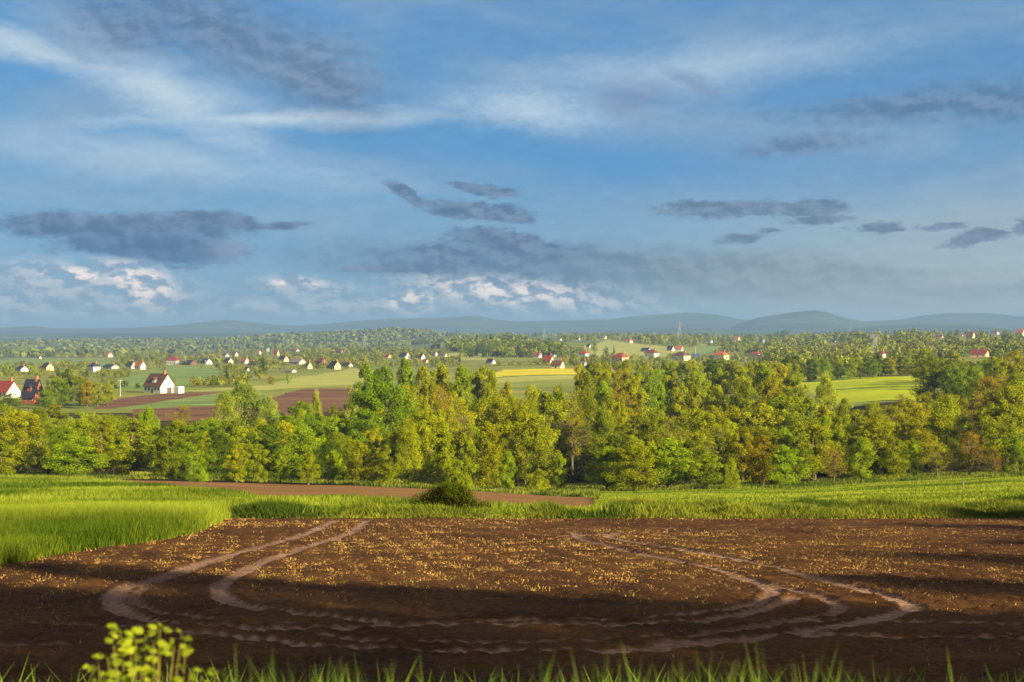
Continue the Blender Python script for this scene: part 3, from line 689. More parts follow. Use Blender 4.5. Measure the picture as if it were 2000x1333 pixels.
R1 = [('birch', 5, 862, 200, 78, 'yellow'), ('round', 150, 848, 205, 135, 'lime'), ('birch', 232, 842, 214, 80, 'yellow'), ('birch', 325, 838, 207, 66, 'olive'), ('bush', 385, 890, 196, 60, 'lime'),
      ('birch', 412, 876, 200, 46, 'green'), ('birch', 462, 868, 199, 60, 'yellow'), ('birch', 505, 866, 203, 58, 'yellow'), ('birch', 548, 888, 196, 44, 'lime'), ('birch', 602, 884, 192, 52, 'yellow'),
      ('birch', 652, 878, 198, 46, 'lime'), ('birch', 703, 862, 192, 66, 'yellow'), ('birch', 752, 868, 190, 70, 'yellow'), ('poplar', 862, 822, 198, 92, 'yellow'), ('birch', 908, 842, 192, 60, 'yellow'),
      ('poplar', 950, 822, 202, 78, 'gold'), ('birch', 992, 880, 190, 50, 'lime'), ('bush', 1052, 915, 184, 62, 'yellow'), ('birch', 1096, 890, 193, 36, 'lime'),
      ('round', 1185, 872, 190, 92, 'lime'), ('round', 1238, 868, 186, 120, 'yellow'), ('round', 1305, 858, 194, 100, 'lime'), ('round', 1382, 884, 190, 80, 'lime'), ('bush', 1428, 896, 186, 44, 'yellow'),
      ('round', 1490, 852, 196, 84, 'bronze'), ('round', 1535, 868, 190, 88, 'lime'), ('sparse', 1628, 874, 196, 66, 'orange'), ('birch', 1684, 852, 200, 78, 'lime'),
      ('birch', 1745, 852, 202, 70, 'yellow'), ('birch', 1785, 858, 204, 56, 'lime'), ('sparse', 1832, 862, 200, 64, 'gold'), ('sparse', 1893, 842, 199, 86, 'orange'), ('sparse', 1940, 872, 196, 52, 'orange'), ('birch', 1982, 846, 204, 66, 'lime')]
row(R1, 'in front row at wood edge', 'front row of trees at the wood edge')
R2 = [('round', 40, 800, 232, 110, 'gold'), ('round', 118, 830, 226, 70, 'green'), ('birch', 200, 822, 236, 80, 'gold'), ('birch', 262, 812, 240, 110, 'yellow'), ('round', 322, 822, 232, 76, 'dark'), ('round', 372, 838, 226, 74, 'green'),
      ('willow', 430, 842, 232, 90, 'dark'), ('round', 520, 830, 236, 92, 'dark'), ('willow', 590, 834, 226, 120, 'lime'), ('willow', 690, 852, 222, 84, 'yellow'), ('willow', 640, 862, 214, 80, 'dark'), ('round', 755, 858, 224, 80, 'dark'),
      ('birch', 796, 818, 218, 56, 'yellow'), ('birch', 842, 792, 226, 70, 'yellow'), ('sparse', 900, 800, 232, 80, 'gold'), ('birch', 1010, 792, 222, 100, 'gold'), ('birch', 1050, 812, 216, 76, 'yellow'), ('round', 970, 850, 212, 70, 'olive'),
      ('round', 1200, 848, 222, 70, 'dark'), ('birch', 1282, 850, 218, 60, 'yellow'), ('round', 1350, 862, 214, 70, 'olive'), ('sparse', 1405, 830, 228, 90, 'yellow'), ('birch', 1450, 838, 226, 80, 'gold'), ('round', 1500, 828, 236, 90, 'olive'),
      ('birch', 1590, 812, 232, 92, 'yellow'), ('round', 1560, 848, 222, 70, 'olive'), ('birch', 1640, 820, 240, 80, 'yellow'), ('birch', 1720, 812, 238, 96, 'yellow'), ('birch', 1790, 820, 236, 80, 'gold'), ('birch', 1845, 806, 242, 90, 'yellow'),
      ('sparse', 1905, 800, 240, 90, 'gold'), ('birch', 1965, 792, 236, 96, 'yellow'), ('round', 1750, 862, 216, 70, 'olive')]
row(R2, 'in second row of wood', 'second row of trees in the wood')
R3 = [('round', 8, 795, 270, 90, 'olive'), ('willow', 85, 806, 262, 80, 'silver'), ('willow', 135, 808, 268, 70, 'silver'), ('willow', 182, 800, 275, 64, 'pale'), ('round', 232, 806, 278, 90, 'olive'), ('birch', 275, 812, 262, 60, 'yellow'),
      ('willow', 300, 818, 262, 34, 'silver'), ('round', 400, 822, 270, 84, 'green'), ('round', 455, 812, 266, 80, 'olive'), ('round', 560, 812, 268, 90, 'green'), ('round', 610, 806, 276, 84, 'green'), ('round', 655, 814, 262, 84, 'lime'),
      ('round', 750, 742, 272, 150, 'green'), ('round', 715, 800, 258, 80, 'green'), ('birch', 832, 742, 290, 34, 'gold'), ('sparse', 862, 752, 292, 60, 'orange'), ('birch', 905, 786, 262, 84, 'gold'),
      ('birch', 962, 772, 270, 90, 'gold'), ('sparse', 1020, 776, 262, 110, 'gold'), ('birch', 1068, 768, 268, 90, 'yellow'), ('sparse', 1118, 770, 272, 76, 'gold'), ('round', 1182, 800, 262, 70, 'olive'), ('birch', 1212, 765, 275, 34, 'yellow'),
      ('round', 1250, 808, 268, 80, 'olive'), ('sparse', 1310, 812, 262, 80, 'gold'), ('birch', 1366, 800, 270, 90, 'yellow'), ('birch', 1430, 792, 276, 90, 'gold'), ('round', 1490, 786, 282, 90, 'yellow'), ('birch', 1545, 776, 288, 90, 'yellow'),
      ('birch', 1610, 786, 275, 80, 'gold'), ('birch', 1672, 796, 270, 84, 'yellow'), ('sparse', 1735, 786, 276, 90, 'gold'), ('birch', 1790, 780, 280, 90, 'gold'), ('birch', 1850, 772, 284, 90, 'yellow'), ('sparse', 1910, 762, 288, 96, 'bronze'), ('birch', 1975, 752, 286, 96, 'yellow')]
row(R3, 'in third row of wood', 'third row of trees in the wood')
R4 = [('willow', 478, 742, 338, 96, 'silver'), ('willow', 440, 770, 330, 60, 'pale'), ('willow', 524, 772, 334, 60, 'silver'), ('willow', 618, 766, 330, 34, 'pale'), ('round', 655, 782, 325, 44, 'olive'), ('round', 690, 752, 335, 44, 'silver'),
      ('sparse', 352, 800, 330, 60, 'bronze'), ('round', 195, 806, 320, 80, 'green'), ('round', 105, 790, 330, 60, 'olive'), ('round', 590, 790, 322, 60, 'green'),
      ('poplar', 716, 716, 345, 60, 'green'), ('poplar', 752, 708, 352, 62, 'lime'), ('poplar', 790, 706, 350, 62, 'lime'), ('poplar', 828, 710, 348, 58, 'yellow'), ('poplar', 866, 706, 352, 60, 'yellow'), ('poplar', 900, 712, 345, 56, 'lime'),
      ('poplar', 934, 716, 350, 52, 'yellow'), ('poplar', 962, 728, 345, 46, 'yellow'), ('birch', 990, 744, 330, 50, 'gold'), ('birch', 1040, 752, 326, 56, 'yellow'), ('birch', 1090, 758, 322, 50, 'yellow'),
      ('poplar', 1142, 718, 340, 52, 'olive'), ('round', 1180, 738, 330, 60, 'lime'), ('sparse', 1200, 752, 322, 90, 'orange'), ('round', 1240, 738, 335, 70, 'yellow'), ('poplar', 1290, 742, 325, 50, 'lime'), ('round', 1325, 740, 332, 64, 'yellow'),
      ('poplar', 1352, 750, 320, 50, 'gold'), ('round', 1392, 738, 334, 74, 'yellow'), ('round', 1450, 745, 326, 70, 'olive'), ('round', 1505, 742, 334, 76, 'gold'), ('birch', 1550, 734, 340, 60, 'yellow'), ('willow', 1612, 727, 345, 62, 'pale'),
      ('birch', 1650, 782, 330, 50, 'yellow'), ('bush', 1700, 792, 330, 60, 'olive'), ('sparse', 1760, 776, 336, 70, 'bronze'), ('birch', 1815, 764, 340, 70, 'gold'), ('round', 1870, 748, 345, 90, 'dark'), ('sparse', 1930, 742, 350, 84, 'bronze'), ('birch', 1990, 728, 352, 90, 'yellow')]
row(R4, 'in fourth row of wood', 'fourth row of trees in the wood')
R5 = [('round', 1165, 716, 420, 60, 'yellow'), ('round', 1215, 714, 430, 60, 'gold'), ('round', 1262, 716, 425, 60, 'lime'), ('round', 1310, 718, 430, 64, 'yellow'), ('round', 1358, 716, 422, 60, 'lime'), ('round', 1402, 715, 432, 60, 'yellow'), ('round', 1448, 716, 426, 60, 'yellow'), ('round', 1490, 718, 430, 58, 'lime'), ('round', 1528, 722, 420, 50, 'gold'),
      ('round', 735, 722, 400, 46, 'dark'), ('round', 800, 716, 410, 56, 'lime'), ('round', 850, 716, 405, 56, 'yellow'), ('round', 905, 722, 400, 50, 'lime'), ('round', 945, 724, 410, 44, 'yellow'),
      ('round', 1825, 690, 450, 92, 'olive'), ('round', 1868, 706, 440, 60, 'green'), ('birch', 1905, 712, 430, 60, 'lime'), ('round', 1945, 696, 445, 70, 'yellow'), ('round', 1990, 690, 450, 70, 'gold'), ('sparse', 1955, 726, 400, 70, 'bronze'), ('round', 1915, 735, 400, 60, 'olive'),
      ('birch', 170, 742, 500, 34, 'bronze'), ('round', 190, 745, 515, 46, 'yellow'), ('round', 120, 736, 520, 40, 'green'), ('birch', 130, 726, 530, 34, 'dark'), ('round', 155, 738, 525, 44, 'olive'), ('round', 90, 765, 500, 44, 'green'), ('round', 210, 738, 525, 34, 'yellow'), ('bush', 20, 768, 525, 46, 'dark'), ('round', 104, 742, 560, 40, 'olive')]
row(R5, 'in scattered row behind wood', 'trees behind the wood')
rr = random.Random(77)
def filler(R, dd, dtop, n):
    R = sorted(R, key=lambda q: q[1]); o = []
    for a_, b_ in zip(R, R[1:]):
        if b_[1] - a_[1] > 130: continue
        o.append((rr.choice(['round', 'round', 'willow', 'birch']), (a_[1] + b_[1]) / 2 + rr.uniform(-8, 8), (a_[2] + b_[2]) / 2 + dtop + rr.uniform(-8, 12), (a_[3] + b_[3]) / 2 + dd + rr.uniform(-4, 4), rr.uniform(56, 84), rr.choice(['yellow', 'lime', 'gold', 'olive', 'yellow', 'lime'])))
    return o
row(filler(R2, 18, -6, 0), 'behind second wood row', 'trees between second and third row')
row(filler(R3, 26, 0, 0), 'behind third wood row', 'trees between third and fourth row')
R6 = []
for i in range(24): R6.append((rr.choice(['round', 'round', 'willow', 'birch']), 1135 + i * 18 + rr.uniform(-6, 6), rr.uniform(702, 714), rr.uniform(520, 600), rr.uniform(30, 48), rr.choice(['yellow', 'lime', 'gold', 'olive', 'dark'])))
for i in range(24): R6.append((rr.choice(['round', 'round', 'willow', 'birch']), 1530 + i * 12.5 + rr.uniform(-5, 5), rr.uniform(694, 706), rr.uniform(640, 680), rr.uniform(26, 40), rr.choice(['yellow', 'lime', 'gold', 'olive', 'dark', 'dark'])))
for i in range(12): R6.append((rr.choice(['round', 'round', 'birch']), 1810 + i * 17 + rr.uniform(-5, 5), rr.uniform(690, 704), rr.uniform(520, 600), rr.uniform(36, 50), rr.choice(['yellow', 'lime', 'gold', 'olive', 'bronze'])))
row(R6, 'in far right belt', 'trees in the far belt')
# undergrowth that closes the gaps low in the wood, tinted dark as painted shade
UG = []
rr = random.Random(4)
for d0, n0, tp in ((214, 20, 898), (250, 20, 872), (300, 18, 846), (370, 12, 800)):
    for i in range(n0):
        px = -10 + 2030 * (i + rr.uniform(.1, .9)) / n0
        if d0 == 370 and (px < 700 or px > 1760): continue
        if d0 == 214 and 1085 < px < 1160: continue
        UG.append(('bush', px, tp + rr.uniform(-10, 12), d0 + rr.uniform(-6, 6), rr.uniform(70, 110), rr.choice(['gap_shade', 'gap_shade', 'dark', 'gap_shade'])))
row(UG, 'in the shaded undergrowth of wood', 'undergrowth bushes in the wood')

# trees that stand out of the frame on the right and behind the camera and shade the field
for i, (x, y, h, wd) in enumerate([(x_ * .985 - (y_ - 33) * .174, 33 + (y_ - 33) * .985 + x_ * .174, h_ + 1.3, w_ + (1 if x_ < 30 else 3.5)) for x_, y_, h_, w_ in [(11.5, -12.5, 11, 8), (12.5, -9.5, 11, 8.5), (12.6, -6.5, 10.4, 8), (12.8, -3.5, 9.4, 7.2), (13.5, 1.5, 9.4, 6.5), (17, -1, 7.6, 6.5), (21, -3, 7.2, 7), (27, 0, 7.6, 7.5), (33, 4, 8.6, 8), (39, 8, 9.6, 8), (46, 13, 11.4, 8.5), (52, 18, 13, 8.5), (58, 24, 13.5, 8.5), (64, 31, 13, 8.5), (15.5, -7, 9, 6.5), (17, -12, 9, 6.5), (23.5, -5, 7.6, 7), (29.5, -3, 8, 7), (36, 0, 9, 8), (42.5, 5, 10.5, 8), (49, 10, 12.6, 8.5), (55, 15, 13.5, 8.5), (61, 21, 14, 9)]]):
    place_tree('willow' if i % 2 else 'bush', x, y, h, wd, 'olive', 'dense tree beside the viewpoint shading the ploughed field, %s from the viewpoint' % ordn(i), 'trees behind the photographer')

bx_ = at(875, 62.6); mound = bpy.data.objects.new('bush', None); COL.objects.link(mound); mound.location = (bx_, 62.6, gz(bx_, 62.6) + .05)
tag(mound, 'low wide bush with shade painted dark and green top on the verge behind the field', 'bush')
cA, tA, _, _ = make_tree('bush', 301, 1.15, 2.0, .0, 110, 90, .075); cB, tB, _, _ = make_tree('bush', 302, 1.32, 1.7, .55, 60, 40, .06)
for nm_, me_, c_ in (('shaded_crown', cA, (.07, .05, .4, 1)), ('lit_top_leaves', cB, (.30, .40, .6, 1)), ('trunk', tA, (1, 1, 1, 1))):  # shade painted near black into the crown; top leaves lighter as if lit
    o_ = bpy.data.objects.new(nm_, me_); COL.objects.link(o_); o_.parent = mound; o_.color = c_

# ------------------------------------------------------------------ mountains and wooded hills
def hill(name, prof, d, wf, wb, base, mat, amp=0.0, fr=1 / 900., seed=0, u0=-0.9, u1=0.9, nu=420, nv=34):
    prof = np.array(prof, float)
    u = np.linspace(u0, u1, nu); v = np.linspace(0, 1, nv)
    U, Vv = np.meshgrid(u, v); Y = d - wf + (wf + wb) * Vv; X = U * Y
    px = 1000 + F * U
    top = (HZ - np.interp(px, prof[:, 0], prof[:, 1])) / F * d
    outm = np.clip((np.abs(px - 1000) - 1000) / 900, 0, 1)
    top = top + outm * (fbm(U * 9, 0 * U, seed + 3, 3) * 60)
    t = np.where(Y < d, (Y - (d - wf)) / wf, 1 - (Y - d) / wb)
    sh = np.clip(t, 0, 1) ** 1.1; sh = sh * sh * (3 - 2 * sh) * .5 + sh * .5
    n = fbm(X * fr, Y * fr * .5, seed, 4); rid = 1 - np.abs(fbm(X * fr * .7, Y * fr * .35, seed + 9, 3)) * 2.2
    Z = base + (top - base) * np.clip(sh * (0.80 + 0.20 * rid * (1 - sh) + 0.2 * sh), 0, 1) + n * amp * sh * (1 - sh) * 4
    V = np.stack([X, Y, Z], -1).reshape(-1, 3)
    a = (np.arange(nv - 1)[:, None] * nu + np.arange(nu - 1)[None]).ravel()
    tag(npmesh(name, V, np.stack([a, a + 1, a + nu + 1, a + nu], 1), mat=mat, smooth=True), kind='structure')
    return V
hill('mountain_range', [(-600, 645), (0, 640), (60, 637), (120, 642), (250, 641), (340, 636), (400, 629), (445, 625), (490, 629), (560, 636), (620, 634), (690, 627), (780, 622), (860, 621), (930, 615), (960, 622), (1010, 628), (1120, 625), (1190, 623), (1260, 615), (1340, 610), (1400, 614), (1450, 624), (1500, 628), (1600, 632), (1700, 627), (1760, 624), (1800, 616), (1850, 611), (1930, 611), (1980, 616), (2000, 618), (2500, 630)], 11500, 3200, 2200, -80, M_hill, 40, seed=1)
hill('peaked_hill', [(1350, 665), (1400, 650), (1440, 634), (1480, 620), (1530, 612), (1560, 608), (1590, 605.5), (1615, 609), (1640, 618), (1690, 628), (1750, 640), (1800, 650), (1840, 665)], 9200, 1800, 1600, -80, M_hill, 30, seed=22, u0=.08, u1=.4, nu=260)
hill('low_ridge', [(-600, 655), (0, 655), (140, 652), (400, 651), (700, 652), (950, 653), (1080, 652), (1200, 648), (1280, 642), (1340, 640), (1400, 642), (1500, 652), (1640, 645), (1720, 636), (1820, 633), (1890, 634), (1960, 642), (2000, 648), (2500, 650)], 7400, 1100, 900, -80, M_hill, 14, seed=33)
hill('wooded_hill', [(-600, 690), (0, 672), (200, 668), (420, 667), (500, 661), (560, 656), (640, 655), (700, 650), (770, 645.5), (820, 648), (860, 655), (930, 657), (1000, 664), (1200, 690), (2500, 700)], 4300, 900, 900, -62, M_hill, 8, fr=1 / 300., seed=44, u0=-.8, u1=.15, nu=420)

def hill_z(x, y):      # height of the wooded hill's front slope at (x, y), same formula as above
    prof = [(-600, 690), (0, 672), (200, 668), (420, 667), (500, 661), (560, 656), (640, 655), (700, 650), (770, 645.5), (820, 648), (860, 655), (930, 657), (1000, 664), (1200, 690), (2500, 700)]
    P_ = np.array(prof); px = 1000 + F * x / y; top = (HZ - np.interp(px, P_[:, 0], P_[:, 1])) / F * 4300
    sh = np.clip((y - 3400) / 900, 0, 1) ** 1.1; sh = sh * sh * (3 - 2 * sh) * .5 + sh * .5
    return np.maximum(-62 + (top + 62) * sh * .97, ground_z(x, y))

# ------------------------------------------------------------------ houses
def wallmat(name, c): return plain(name, c, 0.85, 0.06, 1.0)
def roofmat(name, c):
    m, t = mat_new(name); p = geo_pos(t)
    a = t.noise(p, 1.2, 4).outputs['Fac']; wv = t.new('ShaderNodeTexWave', wave_type='BANDS', bands_direction='Z'); t.put(wv.inputs[0], p); wv.inputs['Scale'].default_value = 1.6; wv.inputs['Distortion'].default_value = 1
    cc = t.mix(a, tuple(v * .7 for v in c), tuple(v * 1.25 for v in c)); cc = t.mix(t.math('MULTIPLY', wv.outputs['Fac'], .25), cc, tuple(v * .6 for v in c))
    out(t, pr(t, cc, 0.7)); return m
WM = {'white': wallmat('white_render', (.66, .66, .63)), 'cream': wallmat('cream_render', (.72, .60, .38)), 'peach': wallmat('peach_render', (.72, .46, .26)), 'grey': wallmat('grey_render', (.40, .38, .36)),
      'brick': wallmat('brick_wall', (.34, .10, .05)), 'blue': wallmat('pale_blue_render', (.42, .58, .66)), 'yellow': wallmat('yellow_render', (.78, .70, .30)), 'wood': wallmat('brown_boards', (.16, .09, .05)), 'orange': wallmat('orange_boards', (.55, .2, .07))}
RM = {'dark': roofmat('dark_tiles', (.045, .035, .045)), 'slate': roofmat('blue_black_tiles', (.035, .037, .07)), 'red': roofmat('red_tiles', (.32, .055, .04)), 'orange': roofmat('orange_tiles', (.42, .13, .06)),
      'brown': roofmat('brown_tiles', (.13, .065, .045)), 'wine': roofmat('wine_red_tiles', (.22, .04, .035)), 'grey': roofmat('grey_roofing', (.20, .19, .18)), 'blue': roofmat('blue_roofing', (.03, .16, .48)), 'teal': roofmat('teal_roofing', (.10, .32, .34))}
M_glass = plain('window_glass', (.035, .04, .05), .12, .2); M_frame = plain('white_frame', (.75, .75, .73), .5, .05); M_door = plain('brown_door', (.14, .07, .04), .6)
M_chim = plain('chimney_brick', (.45, .17, .10), .9, .25, 5); M_conc = plain('concrete', (.46, .43, .37), .9, .15, 3); M_steel = plain('galvanised_steel', (.30, .32, .34), .6, .1); M_wood = plain('weathered_wood', (.22, .17, .12), .9, .3, 5)
def boxv(x0, x1, y0, y1, z0, z1):
    V = [(x, y, z) for z in (z0, z1) for y in (y0, y1) for x in (x0, x1)]
    return V, [(0, 2, 3, 1), (4, 5, 7, 6), (0, 1, 5, 4), (2, 6, 7, 3), (0, 4, 6, 2), (1, 3, 7, 5)]
def meshpart(name, parts, mat, parent, tris=None):
    V = []; Q = []; o = 0
    for v, q in parts:
        V += list(v); Q += [tuple(i + o for i in f) for f in q]; o += len(v)
    me = bpy.data.meshes.new(name); me.from_pydata([tuple(a) for a in V], [], Q); me.update(); me.materials.append(mat)
    ob = bpy.data.objects.new(name, me); COL.objects.link(ob)
    if parent: ob.parent = parent
    return ob
def empty(name, loc, rz, label, cat, group=None):
    o = bpy.data.objects.new(name, None); COL.objects.link(o); o.location = loc; o.rotation_euler = (0, 0, rz); o.empty_display_size = 1
    return tag(o, label, cat, group)
def gable_roof(L, Wd, z0, h, ov=.5, th=.22):
    l, w_ = L / 2 + ov, Wd / 2 + ov; zz = z0 - ov * h / (Wd / 2)
    parts = []
    for s in (-1, 1):
        top = [(-l, 0, z0 + h + th), (l, 0, z0 + h + th), (l, s * w_, zz + th), (-l, s * w_, zz + th)]
        bot = [(x, y, z - th) for x, y, z in top]
        parts.append((top + bot, [(0, 1, 2, 3), (7, 6, 5, 4), (0, 4, 5, 1), (1, 5, 6, 2), (2, 6, 7, 3), (3, 7, 4, 0)]))
    return parts
def hip_roof(L, Wd, z0, h, ov=.6):
    l, w_ = L / 2 + ov, Wd / 2 + ov; r_ = max(.3, l - w_ * .95)
    V = [(-l, -w_, z0 - .1), (l, -w_, z0 - .1), (l, w_, z0 - .1), (-l, w_, z0 - .1), (-l, -w_, z0 + .1), (l, -w_, z0 + .1), (l, w_, z0 + .1), (-l, w_, z0 + .1), (-r_, 0, z0 + h), (r_, 0, z0 + h)]
    return [(V, [(3, 2, 1, 0), (0, 1, 5, 4), (1, 2, 6, 5), (2, 3, 7, 6), (3, 0, 4, 7), (4, 5, 9, 8), (6, 7, 8, 9), (5, 6, 9), (7, 4, 8)])]
NH = 0
def window(root, x, y, z, w_, h, side):
    """side: 'l' wall facing -y, 'g' gable facing +x"""
    if side == 'l':
        f = boxv(x - w_ / 2, x + w_ / 2, y - .05, y + .02, z - h / 2, z + h / 2); g = [boxv(x - w_ / 2 + .1, x - .04, y - .07, y - .04, z - h / 2 + .1, z + h / 2 - .1), boxv(x + .04, x + w_ / 2 - .1, y - .07, y - .04, z - h / 2 + .1, z + h / 2 - .1)]
    else:
        f = boxv(y - .02, y + .05, x - w_ / 2, x + w_ / 2, z - h / 2, z + h / 2); g = [boxv(y + .04, y + .07, x - w_ / 2 + .1, x - .04, z - h / 2 + .1, z + h / 2 - .1), boxv(y + .04, y + .07, x + .04, x + w_ / 2 - .1, z - h / 2 + .1, z + h / 2 - .1)]
    o = meshpart('window', [f], M_frame, root); meshpart('pane', g, M_glass, o)
def house(px, py, wpx, hpx, wall, roof, label, rot=-42, hip=False, chim=1, dorm=0, nwin=3, gw=1, dmin=430, d=None, ratio=.68, wf=.45, group='village houses', name='house', door=True):
    d = d or hit(px, py, dmin); sc_ = d / F; Ht = hpx * sc_; wm = wpx * sc_; a = rad(rot)
    L = wm / (abs(math.cos(a)) + ratio * abs(math.sin(a))); Wd = L * ratio
    x = at(px, d); z = -(py - HZ) / F * d
    zz = min(z, gz(x, d))
    root = empty(name, (x, d, z), a, label, 'house' if name == 'house' else name.replace('_', ' '), group)
    wh = Ht * (.58 if hip else wf); rh = Ht - wh
    l, w2 = L / 2, Wd / 2; b0 = min(-.3, zz - z - .6)
    if hip: meshpart('wall', [boxv(-l, l, -w2, w2, b0, wh - .1)], WM[wall], root)
    else:
        V = [(-l, -w2, b0), (l, -w2, b0), (l, w2, b0), (-l, w2, b0), (-l, -w2, wh), (l, -w2, wh), (l, w2, wh), (-l, w2, wh), (-l, 0, Ht - .02), (l, 0, Ht - .02)]
        meshpart('wall', [(V, [(0, 1, 5, 4), (2, 3, 7, 6), (1, 2, 6, 9, 5), (3, 0, 4, 8, 7), (3, 2, 1, 0), (4, 5, 9, 8), (6, 7, 8, 9)])], WM[wall], root)
    rf = meshpart('roof', hip_roof(L, Wd, wh, rh) if hip else gable_roof(L, Wd, wh, rh), RM[roof], root)
    if chim:
        cx = l * .62; meshpart('chimney', [boxv(cx - .5, cx + .5, -.4, .5, Ht - 1.0, Ht + 1.3), boxv(cx - .6, cx + .6, -.5, .6, Ht + 1.3, Ht + 1.5)], M_chim, rf)
    for k in range(dorm):
        cx = (k - (dorm - 1) / 2) * L * .36; y0 = -w2 * .82; zb = wh + rh * .12; hh = rh * .38
        dv = meshpart('dormer', [boxv(cx - 1.1, cx + 1.1, y0, -w2 * .25, zb, zb + hh)], WM[wall], rf)
        V = [(cx - 1.4, y0 - .3, zb + hh + .01), (cx + 1.4, y0 - .3, zb + hh + .01), (cx, y0 - .3, zb + hh + 1.1), (cx - 1.4, -w2 * .1, zb + hh + .01), (cx + 1.4, -w2 * .1, zb + hh + .01), (cx, -w2 * .1, zb + hh + 1.1)]
        meshpart('dormer_roof', [(V, [(0, 1, 2), (5, 4, 3), (0, 2, 5, 3), (1, 4, 5, 2), (0, 3, 4, 1)])], RM[roof], rf)
    ws = min(1.5, wh * .42); zc = wh * .56
    for k in range(nwin):
        cx = (k + .5) / nwin * L - l
        if door and nwin >= 3 and k == nwin // 2:
            meshpart('door', [boxv(cx - .55, cx + .55, -w2 - .06, -w2 + .02, 0, min(2.1, wh * .8))], M_door, root); continue
        window(root, cx, -w2, zc, ws * 1.1, ws, 'l')
    for k in range(gw):
        window(root, (k - (gw - 1) / 2) * Wd * .4, l, zc, ws, ws, 'g')
    if gw and not hip: window(root, 0, l, wh + rh * .28, ws * .8, ws * .8, 'g')
    return root, L, Wd, wh, Ht
# the white house on the left, nearest of all
r_, L, Wd, wh, Ht = house(311, 768, 62, 37, 'white', 'brown', 'large white house with dark brown roof, dormer and plain white gable between the fields', rot=-40, dorm=1, nwin=5, gw=0, group=None, ratio=.62, wf=.42)
meshpart('porch', [boxv(L / 2 - .01 + .01, L / 2 + 3.2, -Wd * .05, Wd * .48, 0, 2.6)], WM['grey'], r_)
meshpart('annex', [boxv(L / 2 + 3.3, L / 2 + 6.8, Wd * .1, Wd * .5, -.2, 3.1)], WM['white'], r_)
for sx in (-.22, .24):
    meshpart('skylight', [([(L * sx - .45, -Wd * .30, wh + (Ht - wh) * .40 + .30), (L * sx + .45, -Wd * .30, wh + (Ht - wh) * .40 + .30), (L * sx + .45, -Wd * .19, wh + (Ht - wh) * .62 + .30), (L * sx - .45, -Wd * .19, wh + (Ht - wh) * .62 + .30)], [(0, 1, 2, 3)])], M_glass, r_)
house(14, 776, 54, 31, 'white', 'red', 'white house with bright red roof at the left edge of the photo', rot=-38, dmin=480, gw=1, nwin=3, wf=.36, group=None)
house(64, 788, 42, 46, 'brick', 'slate', 'tall house with steep blue black roof beside the red-roofed white one', rot=-30, dmin=480, d=545, gw=1, nwin=2, dorm=1, wf=.36, group=None)
